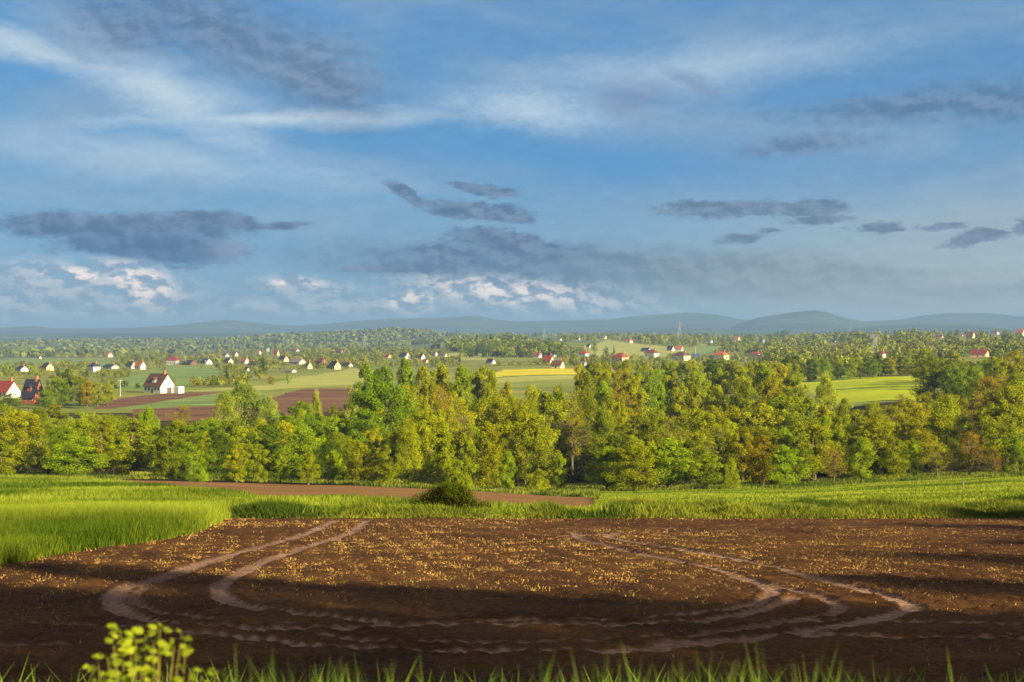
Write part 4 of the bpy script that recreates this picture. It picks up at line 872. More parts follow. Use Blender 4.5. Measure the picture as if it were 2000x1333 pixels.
H = [
 (43, 726, 30, 12, 'white', 'slate', 'small white house with dark roof far left above the trees', {}),
 (93, 723, 30, 15, 'peach', 'dark', 'peach-gabled house with big dark roof and shed beside it', {}),
 (184, 726, 31, 19, 'white', 'slate', 'white house with dark hipped roof left of the long dark roof', dict(hip=True, dorm=0)),
 (217, 720, 36, 9, 'grey', 'slate', 'long low house with blue black roof', dict(gw=0)),
 (256, 720, 22, 15, 'grey', 'slate', 'grey house with dark roof touching the red-roofed white one', {}),
 (274, 722, 26, 17, 'white', 'orange', 'white house with bright orange red roof beside the dark-roofed grey one', {}),
 (77, 701, 10, 6, 'cream', 'brown', 'tiny cream hut at the top of the far left meadow', dict(nwin=1, gw=0, chim=0)),
 (211, 698, 22, 10, 'cream', 'orange', 'cream house with faded orange roof among distant trees', dict(nwin=2)),
 (338, 715, 30, 21, 'grey', 'wine', 'large pale block of a building with flat dull red roof', dict(hip=True, rot=-20, nwin=5, chim=0, door=False)),
 (371, 715, 32, 13, 'wood', 'dark', 'wide dark barn right of the large pale building', dict(nwin=0, gw=0, chim=0)),
 (403, 713, 28, 13, 'white', 'slate', 'white house with dark roof and twin dormers above the green slope', dict(dorm=2)),
 (446, 711, 24, 12, 'cream', 'slate', 'low cream house with blue dark roof', {}),
 (440, 697, 16, 6, 'white', 'brown', 'low white farmhouse behind the blue dark roof', dict(nwin=2)),
 (459, 696, 14, 9, 'peach', 'wine', 'pinkish house among the roofs above the low white farmhouse', dict(nwin=2)),
 (478, 712, 20, 14, 'white', 'orange', 'white-gabled house with orange roof in middle of the left village', {}),
 (493, 716, 16, 11, 'grey', 'brown', 'grey house with brown roof right of the orange-roofed one', {}),
 (482, 725, 11, 8, 'white', 'dark', 'little white shed below the brown-roofed house', dict(nwin=1, chim=0)),
 (505, 692, 12, 8, 'cream', 'orange', 'cream house at the right end of the distant lane', dict(nwin=2)),
 (540, 697, 13, 15, 'peach', 'red', 'narrow peach house with red top', dict(nwin=2)),
 (554, 707, 23, 13, 'peach', 'slate', 'peach-gabled house with blue dark roof below the narrow peach one', {}),
 (581, 712, 38, 12, 'grey', 'grey', 'long grey-roofed house with low walls', dict(nwin=4)),
 (603, 721, 17, 15, 'yellow', 'grey', 'pale yellow gabled house with grey roof', dict(nwin=2, rot=-60)),
 (568, 727, 26, 6, 'grey', 'grey', 'low grey farm shed at the field edge', dict(nwin=0, gw=0, chim=0)),
 (628, 711, 27, 12, 'wood', 'wine', 'dark house with wine red roof', dict(nwin=2)),
 (654, 722, 28, 18, 'peach', 'dark', 'peach gable with two dark windows under a dark roof at the meadow edge', dict(rot=-52, gw=1)),
 (680, 717, 22, 9, 'grey', 'dark', 'low dark-roofed house right of the peach gable', dict(nwin=2)),
 (577, 688, 18, 7, 'grey', 'wine', 'far dull red roof left of the dense trees', dict(nwin=1)),
 (664, 690, 18, 8, 'wood', 'brown', 'far brown roof amid dense trees', dict(nwin=1)),
 (757, 700, 16, 8, 'peach', 'wine', 'dull red roof at the left end of the middle houses', dict(nwin=2)),
 (790, 702, 26, 14, 'white', 'dark', 'white house with dark roof left of the white gable', dict()),
 (824, 702, 15, 12, 'white', 'brown', 'white gable house above the poplars', dict(rot=-58, nwin=2)),
 (831, 709, 13, 8, 'peach', 'red', 'small red roof just below the white gable', dict(nwin=1)),
 (849, 697, 14, 11, 'white', 'grey', 'tall pale house right of the white gable', dict(nwin=2)),
 (868, 698, 12, 9, 'cream', 'grey', 'little cream house by the dark conifer', dict(nwin=1)),
 (959, 711, 21, 10, 'white', 'slate', 'white house with dark roof below the dark wood', dict()),
 (1050, 699, 19, 11, 'white', 'red', 'white house with red roof, left of the red and brown pair', dict(rot=-36)),
 (1071, 711, 26, 18, 'cream', 'red', 'cream gabled house with red roof above the yellow field', dict(rot=-38)),
 (1089, 719, 30, 16, 'cream', 'brown', 'cream house with grey brown roof right at the yellow field', dict(rot=-32, wf=.42)),
 (1081, 699, 13, 9, 'white', 'teal', 'small white house with pale greenish roof behind the pair', dict(nwin=1, hip=True)),
 (1140, 698, 22, 14, 'blue', 'red', 'pale blue house with red hipped roof', dict(hip=True)),
 (1139, 714, 16, 10, 'grey', 'grey', 'small grey building below the pale blue house', dict(nwin=1)),
 (1211, 708, 38, 20, 'peach', 'red', 'large red hipped roof among the trees in the middle', dict(hip=True)),
 (1224, 713, 9, 10, 'white', 'dark', 'small white gable against the large red roof', dict(rot=-60, nwin=0)),
 (1206, 724, 13, 9, 'peach', 'red', 'tiny pinkish red roof sunk among the trees', dict(nwin=1)),
 (1228, 671, 18, 10, 'cream', 'orange', 'cream house with orange roof on the upper meadow', dict(hip=True)),
 (1179, 662, 13, 7, 'cream', 'grey', 'pale house on the skyline meadow', dict(nwin=2)),
 (1128, 664, 12, 5, 'white', 'wine', 'low house with dull red roof on the skyline left of the pale one', dict(nwin=1)),
 (1093, 666, 10, 6, 'white', 'grey', 'small white house at the left end of the skyline', dict(nwin=1)),
 (1150, 680, 10, 9, 'white', 'slate', 'white house with dark roof under a round tree', dict(nwin=1)),
 (1273, 699, 32, 18, 'white', 'wine', 'white house with wine red roof left of the big cream one', dict(hip=True)),
 (1262, 688, 24, 9, 'blue', 'slate', 'bluish house with dark roof behind the wine red roof', {}),
 (1310, 687, 16, 12, 'white', 'slate', 'white-gabled house with blue dark roof behind the big cream one', {}),
 (1327, 686, 17, 11, 'white', 'orange', 'white house with orange roof behind the big cream one', dict(rot=-30)),
 (1330, 704, 42, 18, 'cream', 'brown', 'big cream house with wide brown red roof', dict(hip=True, nwin=5)),
 (1407, 704, 38, 20, 'cream', 'orange', 'big cream house with bright orange roof and several wings', dict(hip=True, nwin=4)),
 (1475, 698, 28, 12, 'cream', 'red', 'house with crimson red hipped roof right of the orange-roofed one', dict(hip=True, nwin=3)),
 (1439, 665, 15, 8, 'yellow', 'orange', 'yellow house with orange roof on the right skyline', dict(nwin=2)),
 (1386, 670, 14, 6, 'white', 'grey', 'low white house beside a dark hedge under the skyline', dict(nwin=2)),
 (1488, 669, 13, 8, 'white', 'brown', 'small white house at the right end of the skyline meadow', dict(nwin=1)),
 (1629, 669, 8, 5, 'white', 'dark', 'tiny white house over the treetops', dict(nwin=0, gw=0)),
 (1720, 699, 21, 15, 'white', 'wine', 'white house with wine red hipped roof and smoke rising beside it', dict(hip=True, nwin=2)),
 (1836, 661, 14, 7, 'peach', 'wine', 'dull red roofs behind trees on the right hill', dict(nwin=1)),
 (1877, 658, 9, 6, 'white', 'orange', 'small white house left of the cream one on the hill', dict(nwin=1)),
 (1896, 663, 18, 15, 'cream', 'orange', 'tall cream house with orange roof on the right hill', dict(rot=-50)),
 (1943, 654, 18, 9, 'white', 'wine', 'white house with dark red hipped roof on the hill crest', dict(hip=True)),
 (1913, 698, 42, 16, 'peach', 'wine', 'long peach house with dark red roof half hidden by trees at the right', dict(rot=-35, wf=.5)),
 (1992, 656, 20, 14, 'cream', 'orange', 'cream house with orange roof at the right edge of the hill', dict()),
]
HP = []
for px, py, wp, hp, wl, rf, lb, kw in H:
    wp *= .88; hp *= .90
    big = wp > 22
    kw = dict(dict(nwin=3 if big else 2, gw=1 if wp > 12 else 0, chim=1 if wp > 14 else 0, rot=-42 + (px * 7 % 13) - 6), **kw)
    house(px, py, wp, hp, WM and wl, rf, lb, **kw); HP.append((px, py, wp, hp))
HP += [(311, 768, 62, 37), (16, 776, 62, 33), (64, 790, 46, 52)]
house(401, 752, 10, 6, 'orange', 'brown', 'orange wooden shed at the edge of the bushes', nwin=1, gw=0, chim=0, group=None, name='shed', door=False)
house(411, 752, 9, 6, 'blue', 'teal', 'turquoise hut next to the orange shed', nwin=0, gw=0, chim=0, group=None, name='hut')
house(432, 752, 8, 3.5, 'white', 'grey', 'low white shed right of the turquoise hut', nwin=0, gw=0, chim=0, group=None, name='shed')
house(1358, 700, 17, 8, 'white', 'blue', 'open shed with bright blue roof between the cream houses', hip=False, nwin=0, gw=0, chim=0, rot=-15, group=None, name='shed', wf=.35)

# blue van parked by the houses
def van(px, py, L, label):
    d = hit(px, py, 430); x = at(px, d); z = -(py - HZ) / F * d
    r = empty('van', (x, d, z), rad(-25), label, 'van'); mb = plain('blue_paint', (.04, .13, .30), .35)
    V = [(-L/2, -.95, .4), (L/2, -.95, .4), (L/2, .95, .4), (-L/2, .95, .4), (-L/2, -.95, 1.2), (L/2, -.95, 1.0), (L/2, .95, 1.0), (-L/2, .95, 1.2), (-L/2 + .1, -.85, 2.2), (L/2 - 1.5, -.85, 2.2), (L/2 - 1.5, .85, 2.2), (-L/2 + .1, .85, 2.2)]
    Q = [(3, 2, 1, 0), (0, 1, 5, 4), (1, 2, 6, 5), (2, 3, 7, 6), (3, 0, 4, 7), (4, 5, 9, 8), (5, 6, 10, 9), (6, 7, 11, 10), (7, 4, 8, 11), (8, 9, 10, 11)]
    meshpart('body', [(V, Q)], mb, r)
    meshpart('window', [boxv(-.6, L/2 - 1.7, -.94, -.9, 1.35, 1.95)], M_glass, r)
    tyre = plain('tyre_rubber', (.02, .02, .02), .9) if 'tyre_rubber' not in MATS else MATS['tyre_rubber']
    for sx in (-1, 1):
        for sy in (-1, 1):
            n = 12; V = []; Q = []
            for k in range(n):
                a = 2 * math.pi * k / n
                for yy in (sy * .75, sy * .98): V.append((sx * L * .32 + .36 * math.cos(a), yy, .36 + .36 * math.sin(a)))
            Q = [(2*k, 2*k+1, (2*k+3) % (2*n), (2*k+2) % (2*n)) for k in range(n)] + [tuple(range(0, 2*n, 2)), tuple(range(1, 2*n, 2))]
            meshpart('wheel', [(V, Q)], tyre, r)
van(1378, 702, 5.2, 'small blue van parked between the two big cream houses')

# poles, pylons, stakes
def pole(px, top, py, label, group='utility poles', d=None):
    d = d or hit(px, py, 430); x = at(px, d); z = gz(x, d); h = (py - top) / F * d
    r = empty('utility_pole', (x, d, z), rad(20), label, 'utility pole', group)
    V, Q = tubes([[(0, 0, -.5, .24 * h / 9), (0, 0, h * .5, .19 * h / 9), (0, 0, h, .13 * h / 9)]], 8); npmesh('post', V, Q, None, M_conc, parent=r)
    meshpart('crossarm', [boxv(-.9, .9, -.08, .08, h - .55, h - .40)], M_conc, r)
    for k in (-.75, 0, .75): meshpart('insulator', [boxv(k - .05, k + .05, -.05, .05, h - .398, h - .18)], M_frame, r)
pole(235, 742, 775, 'tall concrete utility pole left of the white house')
pole(363, 696, 715, 'concrete utility pole before the dark barn')
pole(1358, 678, 699, 'pole behind the blue-roofed shed')
pole(1457, 698, 712, 'pole in front of the crimson-roofed house')
def pylon(px, top, py, d, label):
    x = at(px, d); z = -(py - HZ) / F * d; h = (py - top) / F * d; b = h * .11
    r = empty('power_pylon', (x, d, z), rad(15), label, 'pylon', 'power pylons')
    lv = [(0, b), (h * .25, b * .72), (h * .5, b * .45), (h * .72, b * .25), (h, b * .06)]; sg = []
    t_ = h * .005
    for sx, sy in ((-1, -1), (1, -1), (1, 1), (-1, 1)): sg.append([(sx * w_, sy * w_, zz, t_) for zz, w_ in lv])
    for (z0, w0), (z1, w1) in zip(lv, lv[1:]):
        for a, c in (((-1, -1), (1, -1)), ((1, -1), (1, 1)), ((1, 1), (-1, 1)), ((-1, 1), (-1, -1))):
            sg.append([(a[0] * w0, a[1] * w0, z0, t_ * .6), (c[0] * w1, c[1] * w1, z1, t_ * .6)]); sg.append([(c[0] * w0, c[1] * w0, z0, t_ * .6), (a[0] * w1, a[1] * w1, z1, t_ * .6)])
    V, Q = tubes(sg, 4); npmesh('tower', V, Q, None, M_steel, parent=r)
    for f, l in ((.70, .20), (.82, .26), (.93, .16)):
        V, Q = tubes([[(-l * h, 0, f * h, t_ * .5), (0, 0, f * h + .02 * h, t_), (l * h, 0, f * h, t_ * .5)]], 4); npmesh('crossarm', V, Q, None, M_steel, parent=r)
pylon(1327, 627, 668, 2300, 'lattice power pylon standing on the skyline in the middle right')
pylon(1662, 638, 668, 2600, 'lattice power pylon over the treetops further right')
pylon(1063, 640, 668, 3000, 'faint lattice power pylon above the dark wood')
pylon(712, 652, 692, 2600, 'faint lattice power pylon before the wooded hill')
for px, py, h, lb in ((1859, 936, 1.3, 'short pale wooden stake at the wood edge'), (1881, 962, 1.0, 'thin dark stake in the right meadow')):
    d = hit(px, py, 62); x = at(px, d); r = empty('stake', (x, d, gz(x, d)), 0, lb, 'stake')
    V, Q = tubes([[(0, 0, -.2, .07), (0.03, 0, h * .9, .055), (.03, 0, h, .01)]], 6); npmesh('post', V, Q, None, M_wood, parent=r)

# ------------------------------------------------------------------ village trees, one by one
def clear_of_houses(px, py, hp, wp):
    for hx, hy, hw, hh in HP:
        if abs(px - hx) < (hw + wp) * .5 and py > hy and py - hp < hy - hh * .40: return False
    return True
BANDS = [ # px0 px1 py0 py1 n  height px lo hi kinds tints words
 (895, 1100, 694, 702, 22, 26, 38, ['round', 'birch'], ['dark', 'olive', 'olive', 'green'], 'in the dark wood block above the yellow field'),
 (1100, 1180, 690, 699, 8, 12, 20, ['round', 'birch', 'poplar'], ['olive', 'lime', 'dark'], 'beside the pale blue house'),
 (590, 760, 698, 712, 14, 14, 24, ['round', 'poplar'], ['dark', 'olive', 'green', 'lime'], 'around the wine red roof on the left'),
 (760, 900, 700, 712, 12, 8, 15, ['round', 'birch'], ['dark', 'olive', 'lime'], 'among the middle houses'),
 (230, 500, 716, 724, 12, 6, 12, ['round', 'bush'], ['olive', 'green', 'bronze', 'lime'], 'beside the left village gardens'),
 (330, 460, 752, 757, 10, 12, 26, ['round', 'bush', 'sparse'], ['olive', 'bronze', 'lime', 'green'], 'in the hedge right of the white house'),
 (465, 590, 738, 754, 9, 18, 36, ['round', 'round', 'poplar'], ['dark', 'lime', 'green', 'bronze'], 'in the clump before the meadow'),
 (215, 290, 750, 762, 6, 8, 16, ['bush', 'round'], ['dark', 'olive'], 'in the dark hedge left of the white house'),
 (0, 250, 726, 742, 16, 14, 26, ['round', 'birch'], ['olive', 'yellow', 'lime', 'dark'], 'in the tree belt behind the red roof'),
 (1180, 1500, 700, 718, 26, 10, 20, ['round', 'birch', 'poplar', 'spruce'], ['olive', 'yellow', 'lime', 'dark', 'gold'], 'around the red-roofed houses on the right'),
 (1500, 1780, 706, 722, 24, 20, 34, ['round', 'birch', 'poplar'], ['olive', 'yellow', 'dark', 'gold', 'lime'], 'in the tree belt above the green clearing'),
 (1780, 2000, 694, 706, 14, 12, 26, ['round', 'birch'], ['olive', 'yellow', 'bronze', 'lime'], 'around the long peach house'),
]
rr = random.Random(99)
for (p0, p1, q0, q1, n, hl, hh, kinds, tints, words) in BANDS:
    n = n if p0 == 895 else max(3, n // 2)
    it = []
    for i in range(n):
        for tr_ in range(8):
            px = p0 + (p1 - p0) * (i + rr.uniform(-.2, 1.2)) / n; py = rr.uniform(q0, q1); hp = rr.uniform(hl, hh); wp = hp * rr.uniform(.55, 1.0)
            if clear_of_houses(px, py, hp, wp): break
        else: continue
        it.append((px, py, hp, wp, rr.choice(kinds), rr.choice(tints)))
    it.sort()
    for i, (px, py, hp, wp, k, ti) in enumerate(it):
        d = hit(px, py, 430); k2 = 'bush' if k == 'bush' else k
        if k == 'sparse': k2 = 'round'
        if k2 == 'spruce': ti = 'needle'
        if k2 == 'poplar': wp *= .6
        if k2 == 'bush': wp = hp * 1.6
        lb = '%s %s, %s from left %s' % (WORD[ti], 'tree' if k2 != 'bush' else 'bush', ordn(i), words)
        place_far(k2, at(px, d), d, hp * d / F, wp * d / F, ti, lb, 'village trees')
for px, py, hp, wp, k, ti, lb in [(117, 697, 13, 20, 'round', 'lime', 'x'), (236, 706, 18, 20, 'round', 'lime', 'bright lime green round tree above the long dark roof'), (897, 708, 17, 9, 'spruce', 'needle', 'small dark conifer by the little cream house'),
                              (513, 730, 34, 28, 'round', 'dark', 'very dark round tree at the right end of the left village'), (443, 750, 34, 20, 'spruce', 'needle', 'dark conifer right of the turquoise hut'), (1104, 668, 9, 8, 'spruce', 'needle', 'dark small conifer beside the skyline house'),
                              (1199, 690, 16, 8, 'spruce', 'needle', 'thin dark conifer above the large red roof'), (1160, 690, 26, 22, 'round', 'olive', 'tall round tree right of the pale blue house')]:
    if lb == 'x': continue
    d = hit(px, py, 430); place_far(k, at(px, d), d, hp * d / F, wp * d / F, ti, lb, 'village trees')

# ------------------------------------------------------------------ far woods and hedges: nobody could count them
M_fw = leafmat('distant_foliage', (0.04, 0.055, 0.012), (0.28, 0.31, 0.035), 0.15, False)
M_fw2 = leafmat('hedgerow_foliage', (0.045, 0.062, 0.006), (0.36, 0.38, 0.020), 0.2, False)
def woods(name, pts, label, m=26, leaf=.34, seed=1, fmat=None):
    """pts: x, y, z, h, w per tree"""
    r = np.random.default_rng(seed); P = np.array(pts); n = len(P); idx = np.repeat(np.arange(n), m); N = n * m
    d = r.normal(0, 1, (N, 3)); d /= np.linalg.norm(d, axis=1)[:, None]; d[:, 2] = np.abs(d[:, 2]) * 1.0 - .25
    q = r.uniform(.6, 1.05, N)[:, None]
    c = P[idx, :3] + np.stack([d[:, 0] * P[idx, 4] * .5, d[:, 1] * P[idx, 4] * .5, (d[:, 2] * .62 + .42) * P[idx, 3]], 1) * q + (1 - q) * 0
    nr = d + r.normal(0, .35, (N, 3)); nr /= np.linalg.norm(nr, axis=1)[:, None]
    e = np.cross(nr, r.normal(0, 1, (N, 3))); e /= np.linalg.norm(e, axis=1)[:, None]; f = np.cross(nr, e)
    s = (leaf * P[idx, 4] * r.uniform(.6, 1.2, N) * .6)[:, None]
    V = np.stack([c + e * s, c + f * s * .8, c - e * s, c - f * s * .8], 1).reshape(-1, 3)
    tv = r.uniform(0, 1, n) ** 1.3; v = np.clip(tv[idx] * .62 + r.uniform(0.03, .3, N), 0, 1)
    tag(npmesh(name, V, np.arange(N * 4).reshape(-1, 4), None, fmat or M_fw, {'v': np.repeat(v, 4)}), label, 'wood', kind='stuff')
r = np.random.default_rng(55); pts = []
FB = [ # px0 px1 py0 py1 n hlo hhi
 (0, 140, 694, 699, 70, 6, 10), (100, 330, 688, 700, 170, 5, 11), (330, 560, 682, 698, 200, 4, 10), (560, 800, 684, 700, 420, 6, 14), (560, 700, 700, 716, 110, 7, 13), (780, 900, 688, 702, 170, 6, 12),
 (0, 120, 704, 726, 70, 7, 14), (120, 270, 700, 722, 190, 8, 16), (270, 560, 698, 724, 360, 6, 14), (560, 720, 704, 724, 150, 7, 14), (330, 480, 745, 756, 60, 10, 20), (200, 290, 745, 756, 40, 7, 12), (885, 1105, 680, 700, 420, 14, 26), (1090, 1330, 658, 668, 260, 5, 11), (1250, 1500, 662, 678, 380, 7, 15), (1380, 1540, 672, 692, 240, 8, 15), (1480, 1800, 662, 684, 330, 9, 22),
 (1480, 1800, 682, 706, 260, 14, 30), (1490, 1790, 704, 724, 120, 18, 32), (1700, 2000, 652, 668, 160, 6, 15), (1750, 2000, 664, 706, 330, 12, 28), (1480, 1540, 690, 722, 70, 8, 16),
 (1100, 1500, 697, 716, 300, 6, 13), (1100, 1190, 680, 714, 90, 7, 14), (440, 520, 720, 742, 60, 6, 12), (700, 900, 702, 718, 150, 7, 13), (960, 1180, 708, 717, 80, 5, 9), (0, 60, 715, 740, 50, 8, 14), (60, 250, 722, 740, 90, 8, 15), (1250, 1310, 672, 678, 40, 4, 6), (1390, 1420, 674, 682, 20, 3, 5),
 (340, 470, 748, 756, 60, 8, 14), (1120, 1500, 716, 728, 160, 9, 15)]
for p0, p1, q0, q1, n, hl, hh in FB:
    for i in range(n):
        px = r.uniform(p0, p1); py = r.uniform(q0, q1); hp = r.uniform(hl, hh); wp = hp * r.uniform(.6, 1.1)
        if not clear_of_houses(px, py, hp, wp): continue
        if any(inside(Zz, np.array([at(px, hit(px, py, 430))]), np.array([hit(px, py, 430)]))[0] for Zz in (Z_FA, Z_FB, Z_FC, Z_CROP2, Z_CROP3, Z_RAPE, Z_PALE2, Z_CROP4)): continue
        d = hit(px, py, 430); x = at(px, d); pts.append((x, d, gz(x, d), hp * d / F, wp * d / F))
woods('hedgerow_trees', pts, 'hedges and tree clumps between the village houses and on the low rises', 90, .19, 3, M_fw2)
pts = []
for i in range(5200):
    y = r.uniform(3450, 4320) if i % 5 else r.uniform(4300, 6200); u = r.uniform(-.55, .0 if y < 4400 else .25); x = u * y
    if fbm(x / 260, y / 500, 200, 3) < -.10 and y < 3900: continue
    z = float(hill_z(np.array([x]), np.array([y]))[0]) if y < 4330 else gz(x, y)
    s = r.uniform(.7, 1.2); pts.append((x, y, z, 13 * s, 20 * s))
woods('hill_forest', pts, 'dense forest covering the low hill beyond the villages', 14, .42, 5)
pts = []
for i in range(1500):
    y = math.exp(r.uniform(math.log(2300), math.log(6500))); x = r.uniform(-.42, .1) * y
    if fbm(x / 300, y / 900, 210, 3) < 0.02: continue
    s = r.uniform(.7, 1.3); pts.append((x, y, gz(x, y), 10 * s, 22 * s))
woods('plain_woods', pts, 'scattered woods on the far plain to the left', 14, .42, 6)
# far specks of villages on the plain
for i, (px, py, wp) in enumerate([(106, 667, 5), (150, 665, 9), (185, 665, 8), (205, 664, 6), (230, 664, 13), (338, 667, 5), (447, 664, 7), (523, 682, 5), (60, 694, 6), (30, 689, 6), (268, 665, 6)]):
    d = hit(px, py, 1500, 12000) if px < 500 else hit(px, py + 6, 1500, 12000)
    house(px, py, wp, wp * .45, 'white', 'grey', 'tiny white building far out on the plain, %s from left' % ordn(sorted([106, 150, 185, 205, 230, 338, 447, 523, 60, 30, 268]).index(px)), chim=0, nwin=0, gw=0, d=min(d, 7000), group='far buildings on the plain', rot=-20)

# ------------------------------------------------------------------ foreground: young shrub and grass blades at the photographer's feet
def strip_leaf(p, d, n, length, w_, droop):
    """curved blade from p along direction d"""
    V = []; pts_ = []; q = np.array(p, float); dd = np.array(d, float); dd /= np.linalg.norm(dd)
    side = np.cross(dd, n); side /= np.linalg.norm(side); K_ = 7
    for k in range(K_ + 1):
        t = k / K_; ww = w_ * (1 - t ** 2.2) * (.7 + .6 * math.sin(min(1, t * 1.3) * math.pi) * .5)
        V += [q - side * ww / 2, q + side * ww / 2]
        q = q + dd * length / K_; dd = dd + np.array([0, 0, -droop / K_ * (t * 2)]); dd /= np.linalg.norm(dd)
    return V, [(2 * k, 2 * k + 1, 2 * k + 3, 2 * k + 2) for k in range(K_)]
M_fg = leafmat('foreground_grass_blades', (0.13, 0.25, 0.025), (0.42, 0.58, 0.08), 0.5, False)
rr = random.Random(12)
V = []; Q = []; vv = []
clus = [(470, 1285, 9), (500, 1290, 8), (560, 1300, 10), (620, 1272, 7), (650, 1285, 9), (740, 1278, 9), (800, 1292, 10), (850, 1276, 9), (880, 1298, 8), (930, 1315, 5), (1010, 1322, 4), (1060, 1318, 6), (1110, 1300, 8), (1180, 1284, 10), (1230, 1290, 9), (1300, 1280, 9),
        (1345, 1290, 9), (1390, 1276, 8), (1440, 1294, 10), (1500, 1278, 10), (1525, 1262, 7), (1570, 1270, 8), (1600, 1290, 8), (1690, 1312, 5), (1760, 1318, 4), (1880, 1292, 5), (1930, 1306, 4), (1985, 1300, 4), (250, 1320, 5), (330, 1322, 5), (120, 1330, 3)]
clus += [(rr.uniform(440, 2010), rr.uniform(1296, 1330), 5) for _ in range(46)]
for px, top, n in clus:
    for i in range(int(n * 3.8)):
        d = rr.uniform(2.2, 3.3); p = px + rr.gauss(0, 20); tp = top + 6 + abs(rr.gauss(0, 26)); x = at(p, d); zt = -(tp - HZ) / F * d
        zb = gz(x, d) - .02; ln = (zt - zb) * rr.uniform(.98, 1.06); a = rr.uniform(0, 6.28); lean = rr.uniform(.05, .4)
        v_, q_ = strip_leaf((x - math.cos(a) * lean * ln * .6, d - math.sin(a) * lean * ln * .6, zb), (math.cos(a) * lean, math.sin(a) * lean, 1), (math.sin(a * 3), math.cos(a * 3), .1), ln, rr.uniform(.009, .024), rr.uniform(.6, 3.6))
        o = len(V); V += v_; Q += [tuple(k + o for k in f) for f in q_]; vv += [min(1, max(0, rr.gauss(.5, .28)))] * len(v_)
tag(npmesh('foreground_grass', np.array(V), np.array(Q), None, M_fg, {'v': np.array(vv)}), 'blurred green grass blades rising along the bottom edge of the photo', 'grass', kind='stuff')
# ragged bank grass below the frame
x, y, r = scatter(7000, (-3.2, 3.2), (1.2, 6.5), lambda x, y: (np.abs(x) < .45 * y + .6), 44)
blades('bank_grass', x, y, ground_z(x, y) - .02, r.uniform(.12, .3, len(x)), r.uniform(.005, .012, len(x)), .5, M_fg, 'short grass on the bank at the photographer\'s feet', 'grass', 12)
# shrub: arching stems with toothed oval leaves
M_sl = leafmat('shrub_leaves', (0.17, 0.25, 0.012), (0.44, 0.50, 0.03), .45, False); M_stem = plain('shrub_stem', (.26, .22, .05), .8)
sx, sy = at(285, 2.7), 2.7; sz = gz(sx, sy)
root = empty('young_shrub', (sx, sy, sz), 0, 'blurred yellow green leafy shrub at the bottom left of the field', 'shrub')
tips = [(312, 1228, 0), (235, 1232, .05), (265, 1245, -.1), (285, 1240, .1), (300, 1255, -.05), (355, 1240, 0), (340, 1262, .12), (255, 1278, 0), (222, 1260, -.1), (190, 1282, .08), (210, 1284, 0), (310, 1290, -.1), (362, 1280, .05), (372, 1308, 0), (395, 1322, .1), (425, 1310, -.05), (180, 1300, 0), (275, 1300, .1), (335, 1300, 0), (232, 1305, -.05), (200, 1318, .1)]
segs = []; LV = []; LQ = []; lv = []
for px, py, dy in tips:
    d = sy + dy; tx, tz = at(px, d) - sx, -(py - HZ) / F * d - sz
    b = np.array([rr.uniform(-.03, .03), rr.uniform(-.03, .03), 0]); tpt = np.array([tx, dy, tz]); mid = b * .4 + tpt * .5 + np.array([tx * -.12, 0, .06])
    segs.append([(*b, .0024), (*mid, .0015), (*tpt, .0007)])
    for k in range(rr.randint(16, 24)):
        t = 1.01 - .46 * rr.random() ** 1.4; q = tpt * t + (1 - t) * mid * 1.0 if t < 1 else tpt; q = mid + (tpt - mid) * min(1, (t - .5) * 2)
        a = rr.uniform(0, 6.28); up = rr.uniform(-.3, .7); dr = np.array([math.cos(a), math.sin(a) * .8, up]); dr /= np.linalg.norm(dr)
        L_ = rr.uniform(.014, .028); n_ = np.array([rr.gauss(0, .5), -1 + rr.gauss(0, .5), .8 + rr.gauss(0, .4)]); s_ = np.cross(dr, n_); s_ /= np.linalg.norm(s_)
        prof = [(0, .02), (.18, .20), (.40, .30), (.62, .20), (.82, .15), (1.0, .01)]; o = len(LV); st = q + dr * .006
        for t2, w2_ in prof:
            c_ = st + dr * L_ * t2 + np.array([0, 0, -.15 * L_ * t2 * t2]); LV += [c_ - s_ * L_ * w2_, c_ + s_ * L_ * w2_]
        LQ += [(o + 2 * j, o + 2 * j + 1, o + 2 * j + 3, o + 2 * j + 2) for j in range(5)]; lv += [rr.uniform(0, 1)] * 12
V, Q = tubes(segs, 5); npmesh('stems', V, Q, None, M_stem, smooth=True, parent=root)
npmesh('leaves', np.array(LV), np.array(LQ), None, M_sl, {'v': np.array(lv)}, parent=root)

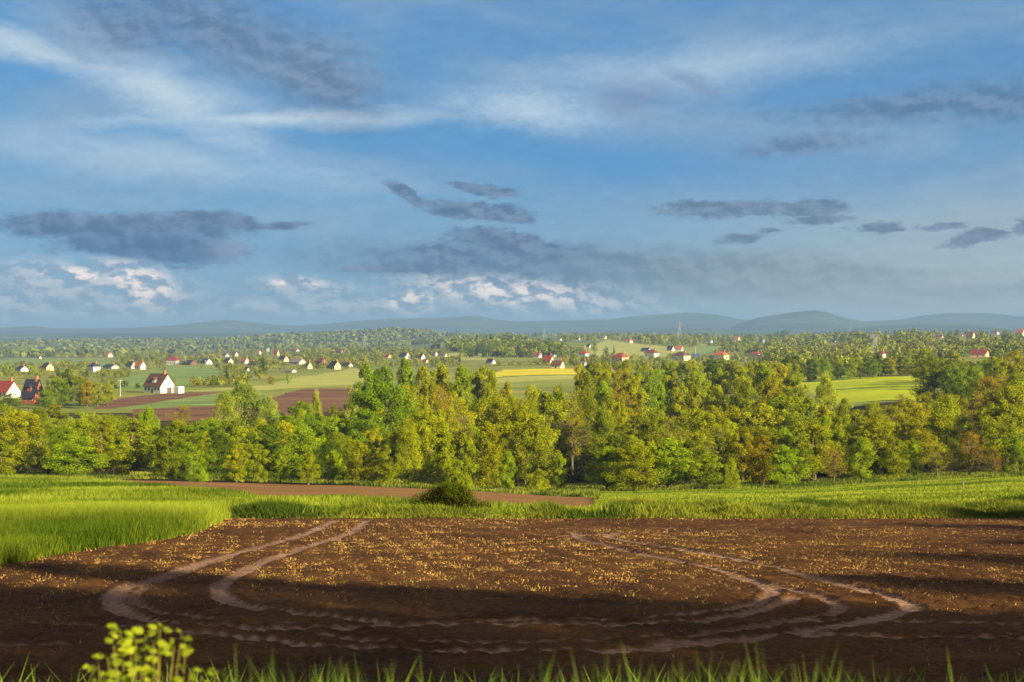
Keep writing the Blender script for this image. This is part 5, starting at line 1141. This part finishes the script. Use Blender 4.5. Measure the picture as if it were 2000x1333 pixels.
# ------------------------------------------------------------------ smoke beside the wine red roof, and the haze
def smoke():
    d = hit(1710, 698, 430) - 12; n = 20; V = []; Q = []; k_ = 14
    x0 = at(1700, d); z0 = -(694 - HZ) / F * d; s = d / F
    for i in range(n + 1):
        t = i / n; cz = z0 + t * 42 * s; cx = x0 + (4 * math.sin(t * 2.2) + 6 * t) * s; rd = (1.5 + 8 * t ** .8) * s * (1 if 0 < i < n else .3)
        for k in range(k_):
            a = 2 * math.pi * k / k_; j = 1 + .25 * math.sin(3 * a + 7 * t) ; V.append((cx + rd * j * math.cos(a), d + rd * j * math.sin(a), cz))
    for i in range(n):
        for k in range(k_): Q.append((i * k_ + k, i * k_ + (k + 1) % k_, (i + 1) * k_ + (k + 1) % k_, (i + 1) * k_ + k))
    me = bpy.data.meshes.new('smoke'); me.from_pydata(V, [], Q + [tuple(range(k_ - 1, -1, -1)), tuple(range(n * k_, (n + 1) * k_))]); me.update()
    m, t = mat_new('smoke_volume'); v = t.new('ShaderNodeVolumePrincipled'); v.inputs['Color'].default_value = (.9, .9, .92, 1)
    nz = t.noise(t.mapping(geo_pos(t), scale=(.12, .12, .07)), 1.0, 3).outputs['Fac']; t.put(v.inputs['Density'], t.rng(nz, .35, .7, 0, .22))
    t.l.new(v.outputs[0], t.new('ShaderNodeOutputMaterial').inputs['Volume']); me.materials.append(m)
    o = bpy.data.objects.new('smoke', me); COL.objects.link(o); tag(o, 'pale smoke rising beside the white house with the wine red roof', 'smoke', kind='stuff')
smoke()
def haze():
    V, Q = boxv(-16000, 16000, -1200, 14900, -92, 158)
    o = meshpart('haze', [(V, Q)], bpy.data.materials.new('haze_air'), None); m = o.data.materials[0]; m.use_nodes = True; t = NT(m.node_tree); t.n.clear()
    v = t.new('ShaderNodeVolumePrincipled'); v.inputs['Color'].default_value = (0.26, 0.47, 0.86, 1); v.inputs['Density'].default_value = 1.2e-4
    t.l.new(v.outputs[0], t.new('ShaderNodeOutputMaterial').inputs['Volume']); tag(o, 'thin blue haze lying over the valley', 'haze', kind='stuff')
haze()
